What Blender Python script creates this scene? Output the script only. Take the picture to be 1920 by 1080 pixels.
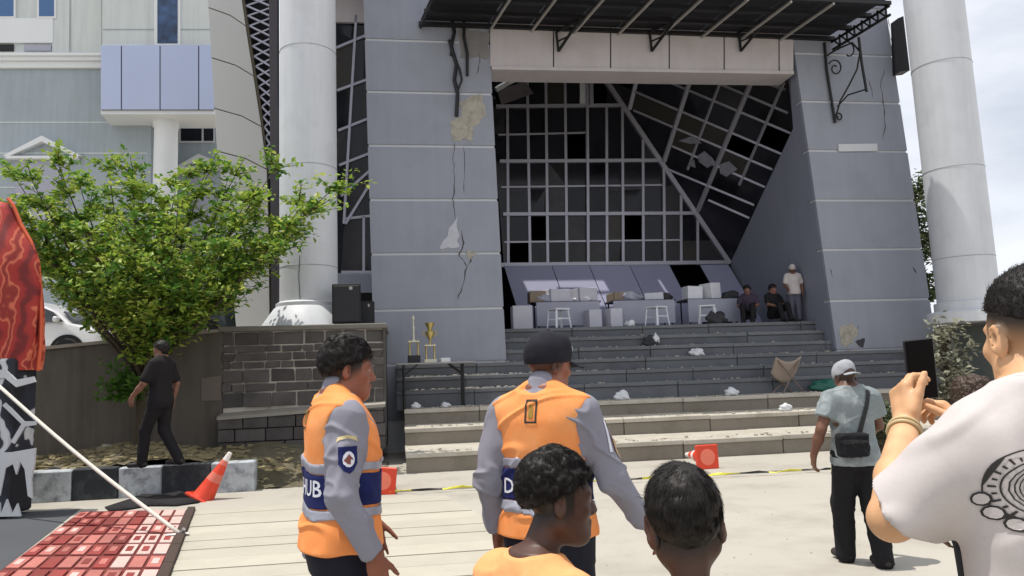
import bpy, bmesh, math, random
import numpy as np
from mathutils import Vector, Matrix
from mathutils.bvhtree import BVHTree

for _o in list(bpy.data.objects):
    bpy.data.objects.remove(_o)
scene = bpy.context.scene
COL = scene.collection
RAD = math.radians

# ------------------------------------------------------------------ camera
FPX = 1400.0                       # focal length in pixels of the 1920 px wide photograph
PITCH = math.atan(163.0 / FPX)
ROLL = RAD(2.0)
EYE = Vector((0, 0, 1.6))
fwd = Vector((0, math.cos(PITCH), math.sin(PITCH)))
up0 = Vector((0, -math.sin(PITCH), math.cos(PITCH)))
rt0 = Vector((1, 0, 0))
upv = up0 * math.cos(ROLL) + rt0 * math.sin(ROLL)
rtv = rt0 * math.cos(ROLL) - up0 * math.sin(ROLL)
cam_d = bpy.data.cameras.new('camera')
cam_d.sensor_width = 36.0
cam_d.lens = 36.0 * FPX / 1920.0
cam_d.clip_start = 0.05
cam_d.clip_end = 3000
cam = bpy.data.objects.new('camera', cam_d)
COL.objects.link(cam)
M = Matrix((rtv, upv, -fwd)).transposed().to_4x4()
M.translation = EYE
cam.matrix_world = M
scene.camera = cam

# ------------------------------------------------------------------ light
ANG = RAD(8.75)                                    # the facade is turned this much from the picture plane
SUN_DIR = Vector((-0.26, -0.012, 0.965)).normalized()   # towards the sun
world = bpy.data.worlds.new('World')
scene.world = world
world.use_nodes = True
wn = world.node_tree
wn.nodes.clear()
w_out = wn.nodes.new('ShaderNodeOutputWorld')
w_bg = wn.nodes.new('ShaderNodeBackground')
w_sky = wn.nodes.new('ShaderNodeTexSky')
w_sky.sky_type = 'NISHITA'
w_sky.sun_disc = False
w_sky.sun_elevation = math.asin(SUN_DIR.z)
w_sky.sun_rotation = math.atan2(SUN_DIR.x, SUN_DIR.y)
w_sky.dust_density = 2.0
w_bg.inputs['Strength'].default_value = 0.1
# thin bright clouds over the whole sky
w_tc = wn.nodes.new('ShaderNodeTexCoord')
w_map = wn.nodes.new('ShaderNodeMapping')
w_map.inputs['Scale'].default_value = (1.0, 1.0, 2.6)
w_no = wn.nodes.new('ShaderNodeTexNoise')
w_no.inputs['Scale'].default_value = 2.3
w_no.inputs['Detail'].default_value = 7
w_no.inputs['Roughness'].default_value = 0.55
w_rp = wn.nodes.new('ShaderNodeValToRGB')
w_rp.color_ramp.elements[0].color = (0.45, 0.45, 0.45, 1)
w_rp.color_ramp.elements[0].position = 0.22
w_rp.color_ramp.elements[1].position = 0.52
w_mix = wn.nodes.new('ShaderNodeMix')
w_mix.data_type = 'RGBA'
w_mix.inputs[7].default_value = (8.9, 9.2, 9.9, 1)
wn.links.new(w_tc.outputs['Generated'], w_map.inputs['Vector'])
wn.links.new(w_map.outputs['Vector'], w_no.inputs['Vector'])
wn.links.new(w_no.outputs['Fac'], w_rp.inputs['Fac'])
wn.links.new(w_rp.outputs['Color'], w_mix.inputs[0])
wn.links.new(w_sky.outputs['Color'], w_mix.inputs[6])
wn.links.new(w_mix.outputs[2], w_bg.inputs['Color'])
wn.links.new(w_bg.outputs['Background'], w_out.inputs['Surface'])

sun_d = bpy.data.lights.new('sun', 'SUN')
sun_d.energy = 4.0
sun_d.angle = RAD(0.5)
sun_d.color = (1.0, 0.95, 0.87)
sun_o = bpy.data.objects.new('sun', sun_d)
COL.objects.link(sun_o)
sun_o.rotation_euler = SUN_DIR.to_track_quat('Z', 'Y').to_euler()
sun_o.location = (0, 0, 40)

scene.render.engine = 'CYCLES'
scene.view_settings.view_transform = 'Standard'
scene.view_settings.look = 'None'
scene.view_settings.exposure = 0.12
scene.view_settings.gamma = 1.0
scene.view_settings.use_curve_mapping = False

# ------------------------------------------------------------------ pixels to places
def ray(px, py):
    return (fwd * FPX + rtv * (px - 960.0) - upv * (py - 540.0)).normalized()

def G(px, py, z=0.0):
    """Point on the horizontal plane at height z."""
    d = ray(px, py)
    return EYE + d * ((z - EYE.z) / d.z)

def D(px, py, depth):
    """Point at a given distance along world y."""
    d = ray(px, py)
    return EYE + d * (depth / d.y)

class Frame:
    """Upright working frame: s to the right along a facade, t into it, z up (world height)."""
    def __init__(self, px, depth, ang):
        p = D(px, 700, depth)
        self.o = Vector((p.x, p.y, 0))
        self.u = Vector((math.cos(ang), math.sin(ang), 0))
        self.n = Vector((-math.sin(ang), math.cos(ang), 0))
        self.ang = ang
    def at(self, px, py, t=0.0):
        d = ray(px, py)
        k = (t - (EYE - self.o).dot(self.n)) / d.dot(self.n)
        p = EYE + d * k
        return Vector(((p - self.o).dot(self.u), t, p.z))
    def world(self, s, t, z):
        return self.o + self.u * s + self.n * t + Vector((0, 0, z))
    def loc(self, p):
        q = p - self.o
        return Vector((q.dot(self.u), q.dot(self.n), p.z))

def on_plane(fr, px, py, a, b, c):
    """Local point of frame fr where the pixel's ray meets the plane abc (local points)."""
    e = fr.loc(EYE); d0 = ray(px, py)
    d = Vector((d0.dot(fr.u), d0.dot(fr.n), d0.z))
    n = (b - a).cross(c - a)
    return e + d * ((a - e).dot(n) / d.dot(n))

# ------------------------------------------------------------------ objects
def tag(o, label=None, cat=None, group=None, kind=None):
    if label: o['label'] = label
    if cat: o['category'] = cat
    if group: o['group'] = group
    if kind: o['kind'] = kind
    return o

def link(name, data, mat=None, parent=None):
    o = bpy.data.objects.new(name, data)
    COL.objects.link(o)
    if data is not None and mat is not None and not data.materials:
        data.materials.append(mat)
    if parent is not None:
        o.parent = parent
    return o

def empty(name, loc=(0, 0, 0), rz=0.0, label=None, cat=None, group=None):
    o = link(name, None)
    o.location = loc
    o.rotation_euler = (0, 0, rz)
    o.empty_display_size = 0.2
    return tag(o, label, cat, group)

def copy_tree(o, parent=None):
    c = o.copy(); COL.objects.link(c); c.parent = parent
    for ch in list(o.children):
        copy_tree(ch, c)
    return c

class MB:
    """Collects shapes; build() links them as one mesh object."""
    def __init__(self):
        self.v = []; self.f = []
    def add(self, verts, faces):
        b = len(self.v)
        self.v += [tuple(p) for p in verts]
        self.f += [tuple(b + i for i in f) for f in faces]
        return self
    def box(self, x0, x1, y0, y1, z0, z1, c=0.0):
        return self.obox(Vector(((x0+x1)/2, (y0+y1)/2, (z0+z1)/2)), Vector((1,0,0)), Vector((0,1,0)), Vector((0,0,1)),
                         abs(x1-x0)/2, abs(y1-y0)/2, abs(z1-z0)/2, c)
    def obox(self, ctr, X, Y, Z, hx, hy, hz, c=0.0):
        ctr = Vector(ctr)
        if c <= 0:
            vs = [ctr + X*(a*hx) + Y*(b*hy) + Z*(d*hz) for a in (-1,1) for b in (-1,1) for d in (-1,1)]
            fs = [(0,1,3,2),(4,6,7,5),(0,4,5,1),(2,3,7,6),(0,2,6,4),(1,5,7,3)]
            return self.add(vs, fs)
        bm = bmesh.new()
        bmesh.ops.create_cube(bm, size=2.0)
        for v in bm.verts:
            v.co = Vector((v.co.x*hx, v.co.y*hy, v.co.z*hz))
        bmesh.ops.bevel(bm, geom=list(bm.edges), offset=min(c, hx*.6, hy*.6, hz*.6), segments=1, affect='EDGES', profile=0.5)
        bm.verts.ensure_lookup_table()
        vs = [ctr + X*v.co.x + Y*v.co.y + Z*v.co.z for v in bm.verts]
        fs = [[v.index for v in f.verts] for f in bm.faces]
        bm.free()
        return self.add(vs, fs)
    def bar(self, a, b, w, h=None, upd=Vector((0,0,1)), c=0.0):
        """Rectangular bar from a to b."""
        a = Vector(a); b = Vector(b); h = h or w
        Y = (b-a); L = Y.length; Y.normalize()
        X = Y.cross(upd)
        if X.length < 1e-4: X = Y.cross(Vector((1,0,0)))
        X.normalize(); Z = X.cross(Y)
        return self.obox((a+b)/2, X, Y, Z, w/2, L/2, h/2, c)
    def tube(self, pts, rad, n=8, cap=True):
        pts = [Vector(p) for p in pts]
        if not hasattr(rad, '__len__'): rad = [rad]*len(pts)
        vs = []; fs = []
        prevX = None
        for i, p in enumerate(pts):
            t = (pts[min(i+1, len(pts)-1)] - pts[max(i-1, 0)])
            if t.length < 1e-9: t = Vector((0,0,1))
            t.normalize()
            if prevX is None:
                X = t.orthogonal().normalized()
            else:
                X = prevX - t*prevX.dot(t)
                X = X.normalized() if X.length > 1e-6 else t.orthogonal().normalized()
            prevX = X
            Y = t.cross(X)
            for k in range(n):
                a = 2*math.pi*k/n
                vs.append(p + (X*math.cos(a) + Y*math.sin(a))*rad[i])
        for i in range(len(pts)-1):
            for k in range(n):
                k2 = (k+1) % n
                fs.append((i*n+k, i*n+k2, (i+1)*n+k2, (i+1)*n+k))
        if cap:
            fs.append(tuple(range(n-1, -1, -1)))
            fs.append(tuple((len(pts)-1)*n + k for k in range(n)))
        return self.add(vs, fs)
    def lathe(self, prof, n=24, ctr=(0,0,0), ax=None):
        """prof: list of (r, z)."""
        ctr = Vector(ctr)
        vs = []; fs = []
        for r, z in prof:
            for k in range(n):
                a = 2*math.pi*k/n
                vs.append(ctr + Vector((r*math.cos(a), r*math.sin(a), z)))
        for i in range(len(prof)-1):
            for k in range(n):
                k2 = (k+1) % n
                fs.append((i*n+k, i*n+k2, (i+1)*n+k2, (i+1)*n+k))
        fs.append(tuple(range(n-1, -1, -1)))
        fs.append(tuple((len(prof)-1)*n + k for k in range(n)))
        return self.add(vs, fs)
    def slab(self, poly, off):
        """Closed prism: polygon of 3-D points pushed along off."""
        off = Vector(off); n = len(poly)
        poly = [Vector(p) for p in poly]
        nrm = Vector((0,0,0))
        for i in range(n):
            nrm += poly[i].cross(poly[(i+1) % n])
        vs = poly + [p + off for p in poly]
        fs = [tuple(range(n)), tuple(range(2*n-1, n-1, -1))]
        for i in range(n):
            j = (i+1) % n
            fs.append((j, i, n+i, n+j))
        if nrm.dot(off) > 0:
            fs = [tuple(reversed(f)) for f in fs]
        return self.add(vs, fs)
    def build(self, name, mat, parent=None, smooth=False, bevel=0.0):
        me = bpy.data.meshes.new(name)
        me.from_pydata(self.v, [], self.f)
        bm = bmesh.new(); bm.from_mesh(me)
        bmesh.ops.recalc_face_normals(bm, faces=bm.faces)
        bm.to_mesh(me); bm.free()
        if smooth:
            me.polygons.foreach_set('use_smooth', [True]*len(me.polygons))
            if smooth != 'all':
                me.set_sharp_from_angle(angle=RAD(40))
        o = link(name, me, mat, parent)
        if bevel > 0:
            m = o.modifiers.new('bevel', 'BEVEL'); m.width = bevel; m.segments = 2; m.limit_method = 'ANGLE'
        return o

# ------------------------------------------------------------------ materials
_mats = {}
def srgb(r, g, b):
    def f(c):
        c /= 255.0
        return c/12.92 if c <= 0.04045 else ((c+0.055)/1.055)**2.4
    return (f(r), f(g), f(b))

def mat(name, col, rough=0.7, var=0.12, vscale=2.0, fine=0.06, fscale=40.0, bump=0.15, bscale=60.0, bdist=0.004,
        metal=0.0, spec=0.4, dirt=None, dscale=1.2, damt=0.5, rnd=0.0, sss=0.0, coat=0.0, emis=None, trans=0.0, attr=None, huev=0.0, stretch=None, streak=0.0, wrinkle=0.0, wscale=9.0):
    """Procedural surface: base colour broken up by two scales of noise, optional dirt patches, bump."""
    if name in _mats: return _mats[name]
    m = bpy.data.materials.new(name); m.use_nodes = True
    nt = m.node_tree; N = nt.nodes; L = nt.links
    bs = N['Principled BSDF']
    tc = N.new('ShaderNodeTexCoord')
    vec = tc.outputs['Object']
    if stretch:
        mp = N.new('ShaderNodeMapping'); mp.inputs['Scale'].default_value = stretch
        L.new(vec, mp.inputs['Vector']); vec = mp.outputs['Vector']
    def noise(sc, det=4, rg=0.55):
        n = N.new('ShaderNodeTexNoise'); n.inputs['Scale'].default_value = sc
        n.inputs['Detail'].default_value = det; n.inputs['Roughness'].default_value = rg
        L.new(vec, n.inputs['Vector']); return n.outputs['Fac']
    def math_(op, a, b):
        n = N.new('ShaderNodeMath'); n.operation = op
        for i, x in enumerate((a, b)):
            if hasattr(x, 'links') or hasattr(x, 'is_linked'): L.new(x, n.inputs[i])
            else: n.inputs[i].default_value = x
        return n.outputs[0]
    # brightness factor
    fac = math_('MULTIPLY_ADD', noise(vscale), 2*var)
    fac.node.inputs[2].default_value = 1 - var
    f2 = math_('MULTIPLY_ADD', noise(fscale, 3), 2*fine)
    f2.node.inputs[2].default_value = 1 - fine
    fac = math_('MULTIPLY', fac, f2)
    if streak > 0:                                      # rain streaks running down the surface
        mp2 = N.new('ShaderNodeMapping'); mp2.inputs['Scale'].default_value = (1, 1, 0.07); L.new(tc.outputs['Object'], mp2.inputs['Vector'])
        ns = N.new('ShaderNodeTexNoise'); ns.inputs['Scale'].default_value = 5.0; ns.inputs['Detail'].default_value = 6; ns.inputs['Roughness'].default_value = 0.65
        L.new(mp2.outputs['Vector'], ns.inputs['Vector'])
        rs = N.new('ShaderNodeValToRGB'); rs.color_ramp.elements[0].position = 0.42; rs.color_ramp.elements[1].position = 0.68
        L.new(ns.outputs['Fac'], rs.inputs['Fac'])
        fs_ = math_('MULTIPLY_ADD', rs.outputs['Color'], -streak); fs_.node.inputs[2].default_value = 1.0
        fac = math_('MULTIPLY', fac, fs_)
    if rnd > 0:
        oi = N.new('ShaderNodeObjectInfo')
        f3 = math_('MULTIPLY_ADD', oi.outputs['Random'], 2*rnd)
        f3.node.inputs[2].default_value = 1 - rnd
        fac = math_('MULTIPLY', fac, f3)
    if attr:
        at = N.new('ShaderNodeAttribute'); at.attribute_name = attr
        base = at.outputs['Color']
    else:
        rgb = N.new('ShaderNodeRGB'); rgb.outputs[0].default_value = (*col, 1)
        base = rgb.outputs[0]
    if dirt is not None:
        rp = N.new('ShaderNodeValToRGB')
        rp.color_ramp.elements[0].position = 0.48; rp.color_ramp.elements[1].position = 0.72
        L.new(noise(dscale, 8, 0.62), rp.inputs['Fac'])
        mx = N.new('ShaderNodeMix'); mx.data_type = 'RGBA'
        L.new(math_('MULTIPLY', rp.outputs['Color'], damt), mx.inputs[0])
        L.new(base, mx.inputs[6]); mx.inputs[7].default_value = (*dirt, 1)
        base = mx.outputs[2]
    vm = N.new('ShaderNodeVectorMath'); vm.operation = 'SCALE'
    L.new(base, vm.inputs[0]); L.new(fac, vm.inputs['Scale'])
    colout = vm.outputs[0]
    if huev > 0:
        hs = N.new('ShaderNodeHueSaturation')
        h1 = math_('MULTIPLY_ADD', noise(vscale*3.1), huev); h1.node.inputs[2].default_value = 0.5 - huev/2
        L.new(h1, hs.inputs['Hue']); L.new(colout, hs.inputs['Color'])
        colout = hs.outputs['Color']
    L.new(colout, bs.inputs['Base Color'])
    bs.inputs['Metallic'].default_value = metal
    bs.inputs['Specular IOR Level'].default_value = spec
    rr = math_('MULTIPLY_ADD', noise(vscale*4), 0.2); rr.node.inputs[2].default_value = rough - 0.1
    L.new(rr, bs.inputs['Roughness'])
    if sss > 0:
        bs.inputs['Subsurface Weight'].default_value = sss
        bs.inputs['Subsurface Radius'].default_value = (0.012, 0.004, 0.002)
        bs.inputs['Subsurface Scale'].default_value = 1.0
    if coat > 0:
        bs.inputs['Coat Weight'].default_value = coat; bs.inputs['Coat Roughness'].default_value = 0.06
    if trans > 0:
        bs.inputs['Transmission Weight'].default_value = trans
    if emis:
        bs.inputs['Emission Color'].default_value = (*emis[0], 1); bs.inputs['Emission Strength'].default_value = emis[1]
    if bump > 0:
        bp = N.new('ShaderNodeBump'); bp.inputs['Strength'].default_value = bump; bp.inputs['Distance'].default_value = bdist
        L.new(noise(bscale, 5, 0.6), bp.inputs['Height']); L.new(bp.outputs['Normal'], bs.inputs['Normal'])
        if wrinkle > 0:                                 # cloth creases
            mp3 = N.new('ShaderNodeMapping'); mp3.inputs['Rotation'].default_value = (0.5, 0.35, 0.6); mp3.inputs['Scale'].default_value = (1.0, 1.0, 0.55); L.new(tc.outputs['Object'], mp3.inputs['Vector'])
            nw = N.new('ShaderNodeTexNoise'); nw.noise_type = 'RIDGED_MULTIFRACTAL'; nw.inputs['Scale'].default_value = wscale; nw.inputs['Detail'].default_value = 2.5; nw.inputs['Distortion'].default_value = 0.6
            L.new(mp3.outputs['Vector'], nw.inputs['Vector'])
            b2 = N.new('ShaderNodeBump'); b2.inputs['Strength'].default_value = wrinkle; b2.inputs['Distance'].default_value = 0.012
            L.new(nw.outputs['Fac'], b2.inputs['Height']); L.new(b2.outputs['Normal'], bp.inputs['Normal'])
    _mats[name] = m
    return m

def glass_mat(name, col, rough=0.08, alpha=0.25, spec=0.5):
    """Window glass: a mix of a clear tinted pane and its own dark sheen."""
    if name in _mats: return _mats[name]
    m = bpy.data.materials.new(name); m.use_nodes = True
    nt = m.node_tree; N = nt.nodes; L = nt.links
    bs = N['Principled BSDF']
    tc = N.new('ShaderNodeTexCoord'); n = N.new('ShaderNodeTexNoise'); n.inputs['Scale'].default_value = 3.0
    L.new(tc.outputs['Object'], n.inputs['Vector'])
    oi = N.new('ShaderNodeObjectInfo')
    ma = N.new('ShaderNodeMath'); ma.operation = 'ADD'; L.new(n.outputs['Fac'], ma.inputs[0]); L.new(oi.outputs['Random'], ma.inputs[1])
    rp = N.new('ShaderNodeValToRGB')
    rp.color_ramp.elements[0].position = 0.3; rp.color_ramp.elements[1].position = 1.3
    rp.color_ramp.elements[0].color = (*[c*0.4 for c in col], 1); rp.color_ramp.elements[1].color = (col[0]*2.4, col[1]*2.3, col[2]*2.2, 1)
    L.new(ma.outputs[0], rp.inputs['Fac']); L.new(rp.outputs['Color'], bs.inputs['Base Color'])
    bs.inputs['Roughness'].default_value = rough; bs.inputs['Specular IOR Level'].default_value = spec
    tr = N.new('ShaderNodeBsdfTransparent'); tr.inputs['Color'].default_value = (*[min(1, c*3+0.25) for c in col], 1)
    mx = N.new('ShaderNodeMixShader'); mx.inputs[0].default_value = alpha
    L.new(bs.outputs[0], mx.inputs[1]); L.new(tr.outputs[0], mx.inputs[2])
    L.new(mx.outputs[0], N['Material Output'].inputs['Surface'])
    _mats[name] = m
    return m
# ================================================================== palette
rng = random.Random(7)
m_conc = mat('plaza concrete', srgb(168, 163, 153), 0.85, 0.10, 0.5, 0.07, 60, 0.3, 140, 0.003, dirt=srgb(140, 134, 123), dscale=0.9, damt=0.7)
m_slab = mat('pale concrete strip', srgb(172, 167, 153), 0.85, 0.12, 2.2, 0.08, 50, 0.25, 90, 0.003, rnd=0.05)
m_joint = mat('dark joint bed', srgb(92, 86, 72), 0.95, 0.2, 3)
m_asph = mat('asphalt', srgb(74, 76, 80), 0.9, 0.15, 1.0, 0.2, 120, 0.4, 200, 0.004)
m_dirt = mat('dry soil', srgb(104, 96, 78), 0.95, 0.3, 1.4, 0.3, 14, 0.8, 22, 0.03, dirt=srgb(66, 70, 46), dscale=2.0, damt=0.8)
m_grey = mat('grey facade panel', srgb(138, 142, 153), 0.6, 0.05, 0.7, 0.02, 25, 0.05, 40, 0.002, dirt=srgb(112, 116, 122), dscale=0.9, damt=0.35, rnd=0.03, streak=0.06)
m_white = mat('white paint', srgb(200, 203, 208), 0.55, 0.05, 0.8, 0.02, 25, 0.05, 40, 0.002, dirt=srgb(176, 178, 180), dscale=1.6, damt=0.4, streak=0.08)
m_joinw = mat('white joint paint', srgb(190, 192, 196), 0.6, 0.06, 2.0)
m_beige = mat('beige fascia panel', srgb(184, 178, 180), 0.6, 0.06, 1.0, 0.02, 30, 0.05, dirt=srgb(160, 150, 144), dscale=1.2, damt=0.4, streak=0.07)
m_mull = mat('grey aluminium mullion', srgb(166, 166, 178), 0.45, 0.08, 3.0, metal=0.35)
m_glass = glass_mat('dark window glass', (0.012, 0.013, 0.018), 0.10, 0.35, 0.35)
m_glass2 = glass_mat('dusty window glass', (0.016, 0.016, 0.02), 0.3, 0.15, 0.35)
m_glass3 = glass_mat('curtained window glass', (0.018, 0.017, 0.016), 0.4, 0.1, 0.3)
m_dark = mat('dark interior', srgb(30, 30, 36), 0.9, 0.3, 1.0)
m_inner = mat('inner wall paint', srgb(130, 134, 148), 0.6, 0.06, 0.8, 0.02, 30, 0.05, streak=0.07)
m_pan = mat('sloping parapet panel', srgb(156, 157, 182), 0.5, 0.06, 1.0, rnd=0.05)
m_step = mat('weathered step stone', srgb(126, 119, 108), 0.85, 0.25, 0.8, 0.12, 18, 0.35, 50, 0.006, dirt=srgb(98, 92, 80), dscale=1.6, damt=0.7, rnd=0.08)  # risers darker than the treads: their shade is put into the colour
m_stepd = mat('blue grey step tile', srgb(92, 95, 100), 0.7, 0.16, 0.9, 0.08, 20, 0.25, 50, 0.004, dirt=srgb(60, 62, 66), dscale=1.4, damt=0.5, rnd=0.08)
m_tread = mat('sun-lightened tread stone', srgb(180, 174, 162), 0.85, 0.12, 1.0, 0.1, 20, 0.35, 50, 0.006, dirt=srgb(140, 132, 116), dscale=2.2, damt=0.7, rnd=0.06)  # lower treads brightened: the sunlight on them is put into the colour
m_treadd = mat('lightened grey tread', srgb(104, 106, 110), 0.75, 0.16, 0.9, 0.08, 20, 0.25, 50, 0.004, dirt=srgb(84, 84, 84), dscale=1.8, damt=0.6, rnd=0.08)  # upper treads lightened likewise, light on their edges painted into the colour
m_stone = mat('dark ashlar stone', srgb(88, 84, 82), 0.85, 0.3, 3.0, 0.16, 20, 0.6, 30, 0.012, dirt=srgb(52, 50, 46), dscale=1.8, damt=0.6, rnd=0.22)
m_mortar = mat('pale mortar', srgb(196, 190, 180), 0.9, 0.25, 2.5, dirt=srgb(60, 57, 54), dscale=0.75, damt=1.0)
m_rend = mat('brown grey render', srgb(98, 92, 84), 0.9, 0.2, 0.9, 0.1, 20, 0.5, 30, 0.01, streak=0.25, dirt=srgb(70, 68, 58), dscale=0.8, damt=0.6)
m_kw = mat('worn white kerb paint', srgb(176, 182, 186), 0.8, 0.2, 4.0, 0.15, 25, 0.4, dirt=srgb(66, 72, 78), dscale=5.0, damt=0.95)
m_kb = mat('worn black kerb paint', srgb(44, 47, 52), 0.8, 0.2, 4.0, 0.15, 25, 0.4, dirt=srgb(96, 98, 98), dscale=5.0, damt=0.5)
m_black = mat('black painted steel', srgb(24, 24, 27), 0.5, 0.15, 4.0)
m_roofs = mat('dark canopy sheet', srgb(40, 40, 46), 0.5, 0.2, 1.2, rnd=0.2)
m_purl = mat('galvanised purlin', srgb(168, 164, 160), 0.45, 0.12, 4.0, metal=0.3)
m_crack = mat('open crack', srgb(62, 61, 64), 0.95, 0.2, 8.0)
m_plast = mat('bare plaster', srgb(160, 155, 143), 0.9, 0.2, 6.0, 0.15, 30, 0.7, 30, 0.012, dirt=srgb(112, 108, 102), dscale=5, damt=0.9)

# ================================================================== ground
def sheet(name, pts, z, m, label=None, kind='structure', th=0.0):
    b = MB()
    if th > 0:
        b.slab([Vector((p[0], p[1], z)) for p in pts], (0, 0, -th))
    else:
        b.add([(p[0], p[1], z) for p in pts], [tuple(range(len(pts)))])
    o = b.build(name, m)
    tag(o, kind=kind)
    return o

plaza = sheet('plaza', [(-900, -200), (900, -200), (900, 1500), (-900, 1500)], 0.0, m_conc)
asph = sheet('asphalt_road', [G(150, 955), G(-30, 1095), G(60, 1500), (-2.5, 0.3), (-3, -6), (-40, -6), (-40, 10.2), (-7.4, 10.2)], 0.004, m_asph)

FR = Frame(948, 17.0, ANG)
X, Y, Z = Vector((1, 0, 0)), Vector((0, 1, 0)), Vector((0, 0, 1))

# pale concrete strips with dark joints beside the red paving
TL, TR, BR, BL = [G(*p) for p in ((150, 962), (352, 957), (296, 1085), (-16, 1085))]
def lerp(a, b, k): return a + (b - a) * k
edge_dir = (BR - TR)
bed = sheet('joint_bed', [TR + Vector((0.10, 0, 0)), TR + Vector((3.3, 0.45, 0)), TR + edge_dir*2.0 + Vector((3.3, 0.45, 0)), TR + edge_dir*2.0 + Vector((.1, 0, 0))], 0.004, m_joint)
nS = 17
for i in range(nS):
    a = TR + edge_dir * (2.0 * i / nS) + Vector((0.10, 0, 0))
    b = TR + edge_dir * (2.0 * (i + 1) / nS) + Vector((0.10, 0, 0))
    g = 0.022
    dr = Vector((3.2, 0.45, 0))
    e = (b - a).normalized()
    j = rng.uniform(-0.004, 0.004)
    q = [a + e*g/2, a + dr + e*g/2, b + dr - e*g/2, b - e*g/2]
    mb = MB(); mb.slab([p + Vector((0, 0, 0.012 + j)) for p in q], (0, 0, -0.010))
    mb.build('concrete_strip', m_slab, bed, bevel=0.003)

# red patterned paving with a dark stone edging
pav = sheet('red_paving', [TL - edge_dir*0.02, TR, TR + edge_dir*2.0, TL + (BL - TL)*2.0], 0.008, mat('red paving bed', srgb(104, 44, 40), 0.9, 0.2, 4.0))
red_m = [mat('red paver', srgb(132, 52, 48), 0.8, 0.25, 6, 0.15, 30, 0.4, rnd=0.2, dirt=srgb(96, 60, 54), dscale=3, damt=.6), mat('pink paver', srgb(172, 104, 96), 0.8, 0.2, 6, 0.15, 30, 0.4, rnd=0.15, dirt=srgb(126, 82, 74), dscale=3, damt=.6),
         mat('pale pink paver', srgb(200, 170, 162), 0.8, 0.16, 6, 0.12, 30, 0.4, rnd=0.08, dirt=srgb(160, 122, 114), dscale=3, damt=.6)]
nr, nc = 13, 9
tile_mesh = {}
for r in range(nr):
    for c in range(nc):
        def P(cc, rr):
            k = rr / nr * 2.0
            l = TL + (BL - TL) * k; q = TR + (BR - TR) * k
            return l + (q - l) * (cc / nc)
        if c >= 6: mi = 2 if rng.random() < 0.75 else 1
        else: mi = 0 if rng.random() < 0.6 else 1
        z = 0.022 + rng.uniform(0, 0.004)
        w = 0.10
        q = [P(c + w, r + w), P(c + 1 - w, r + w), P(c + 1 - w, r + 1 - w), P(c + w, r + 1 - w)]
        mb = MB(); mb.slab([Vector((p.x, p.y, z)) for p in q], (0, 0, -0.016))
        t = mb.build('paver', red_m[mi], pav, bevel=0.004)
        if rng.random() < 0.55:                          # inset panel of the other colour
            w2 = 0.30
            q = [P(c + w2, r + w2), P(c + 1 - w2, r + w2), P(c + 1 - w2, r + 1 - w2), P(c + w2, r + 1 - w2)]
            mb = MB(); mb.slab([Vector((p.x, p.y, z + 0.004)) for p in q], (0, 0, -0.006))
            mb.build('paver_inset', red_m[(mi + 1) % 3 if mi != 1 else (2 if rng.random() < .5 else 0)], t)
m_edge = mat('dark edging stone', srgb(66, 52, 46), 0.85, 0.2, 4.0, 0.1, 30, 0.4)
for i in range(9):
    a = TR + edge_dir * (2.0 * i / 9); b = TR + edge_dir * (2.0 * (i + 1) / 9)
    e = (b - a).normalized() * 0.012
    mb = MB(); mb.slab([Vector((p.x, p.y, 0.05)) for p in (a + e, a + e + X*0.10, b - e + X*0.10, b - e)], (0, 0, -0.05))
    mb.build('edging_stone', m_edge, pav, bevel=0.006)

# raised pavement at the foot of the stairs
p0, p1 = FR.loc(G(690, 926)), FR.loc(G(1700, 876))
pavement = MB().slab([FR.world(-3.0, p0.y, 0.03), FR.world(13, p1.y - 0.1, 0.03), FR.world(13, -3.8, 0.03), FR.world(-3.0, -3.8, 0.03)], (0, 0, -0.04)).build('pavement', m_conc)
tag(pavement, kind='structure')

# ================================================================== stairs
stairs = empty('stairs', FR.o, ANG, 'broad stone stairs rising to the building entrance between the grey pylons', 'stairs')
tlist = [-4.0, -2.55, -1.45, -0.75, -0.45, -0.15, 0.15, 0.48, 0.82]
ylist = [843, 797, 762, 728, 703, 680, 658, 637, 618]
zl = [FR.at(900, y, t).z for y, t in zip(ylist, tlist)]
S_L, S_R = -2.30, 10.9
for i, (t, z) in enumerate(zip(tlist, zl)):
    z0 = 0.0 if i == 0 else zl[i-1] - 0.05
    tb = (tlist[i+1] + 0.25) if i < 8 else 10.0
    s = S_L if i < 3 else S_L - 0.15
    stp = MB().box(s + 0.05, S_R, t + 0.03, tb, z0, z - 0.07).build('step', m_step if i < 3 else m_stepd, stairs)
    k = 0
    while s < S_R - 0.2:
        L = rng.uniform(1.5, 2.6)
        e = min(s + L, S_R)
        if S_R - e < 0.5: e = S_R
        dz = rng.uniform(-0.006, 0.006); dt = rng.uniform(-0.01, 0.01)
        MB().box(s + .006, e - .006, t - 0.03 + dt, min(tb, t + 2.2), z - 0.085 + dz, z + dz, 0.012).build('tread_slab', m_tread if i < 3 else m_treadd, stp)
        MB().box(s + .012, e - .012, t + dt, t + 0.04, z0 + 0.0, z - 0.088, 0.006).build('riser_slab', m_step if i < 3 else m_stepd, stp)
        s = e
ZP = zl[-1]                                            # platform height

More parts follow.
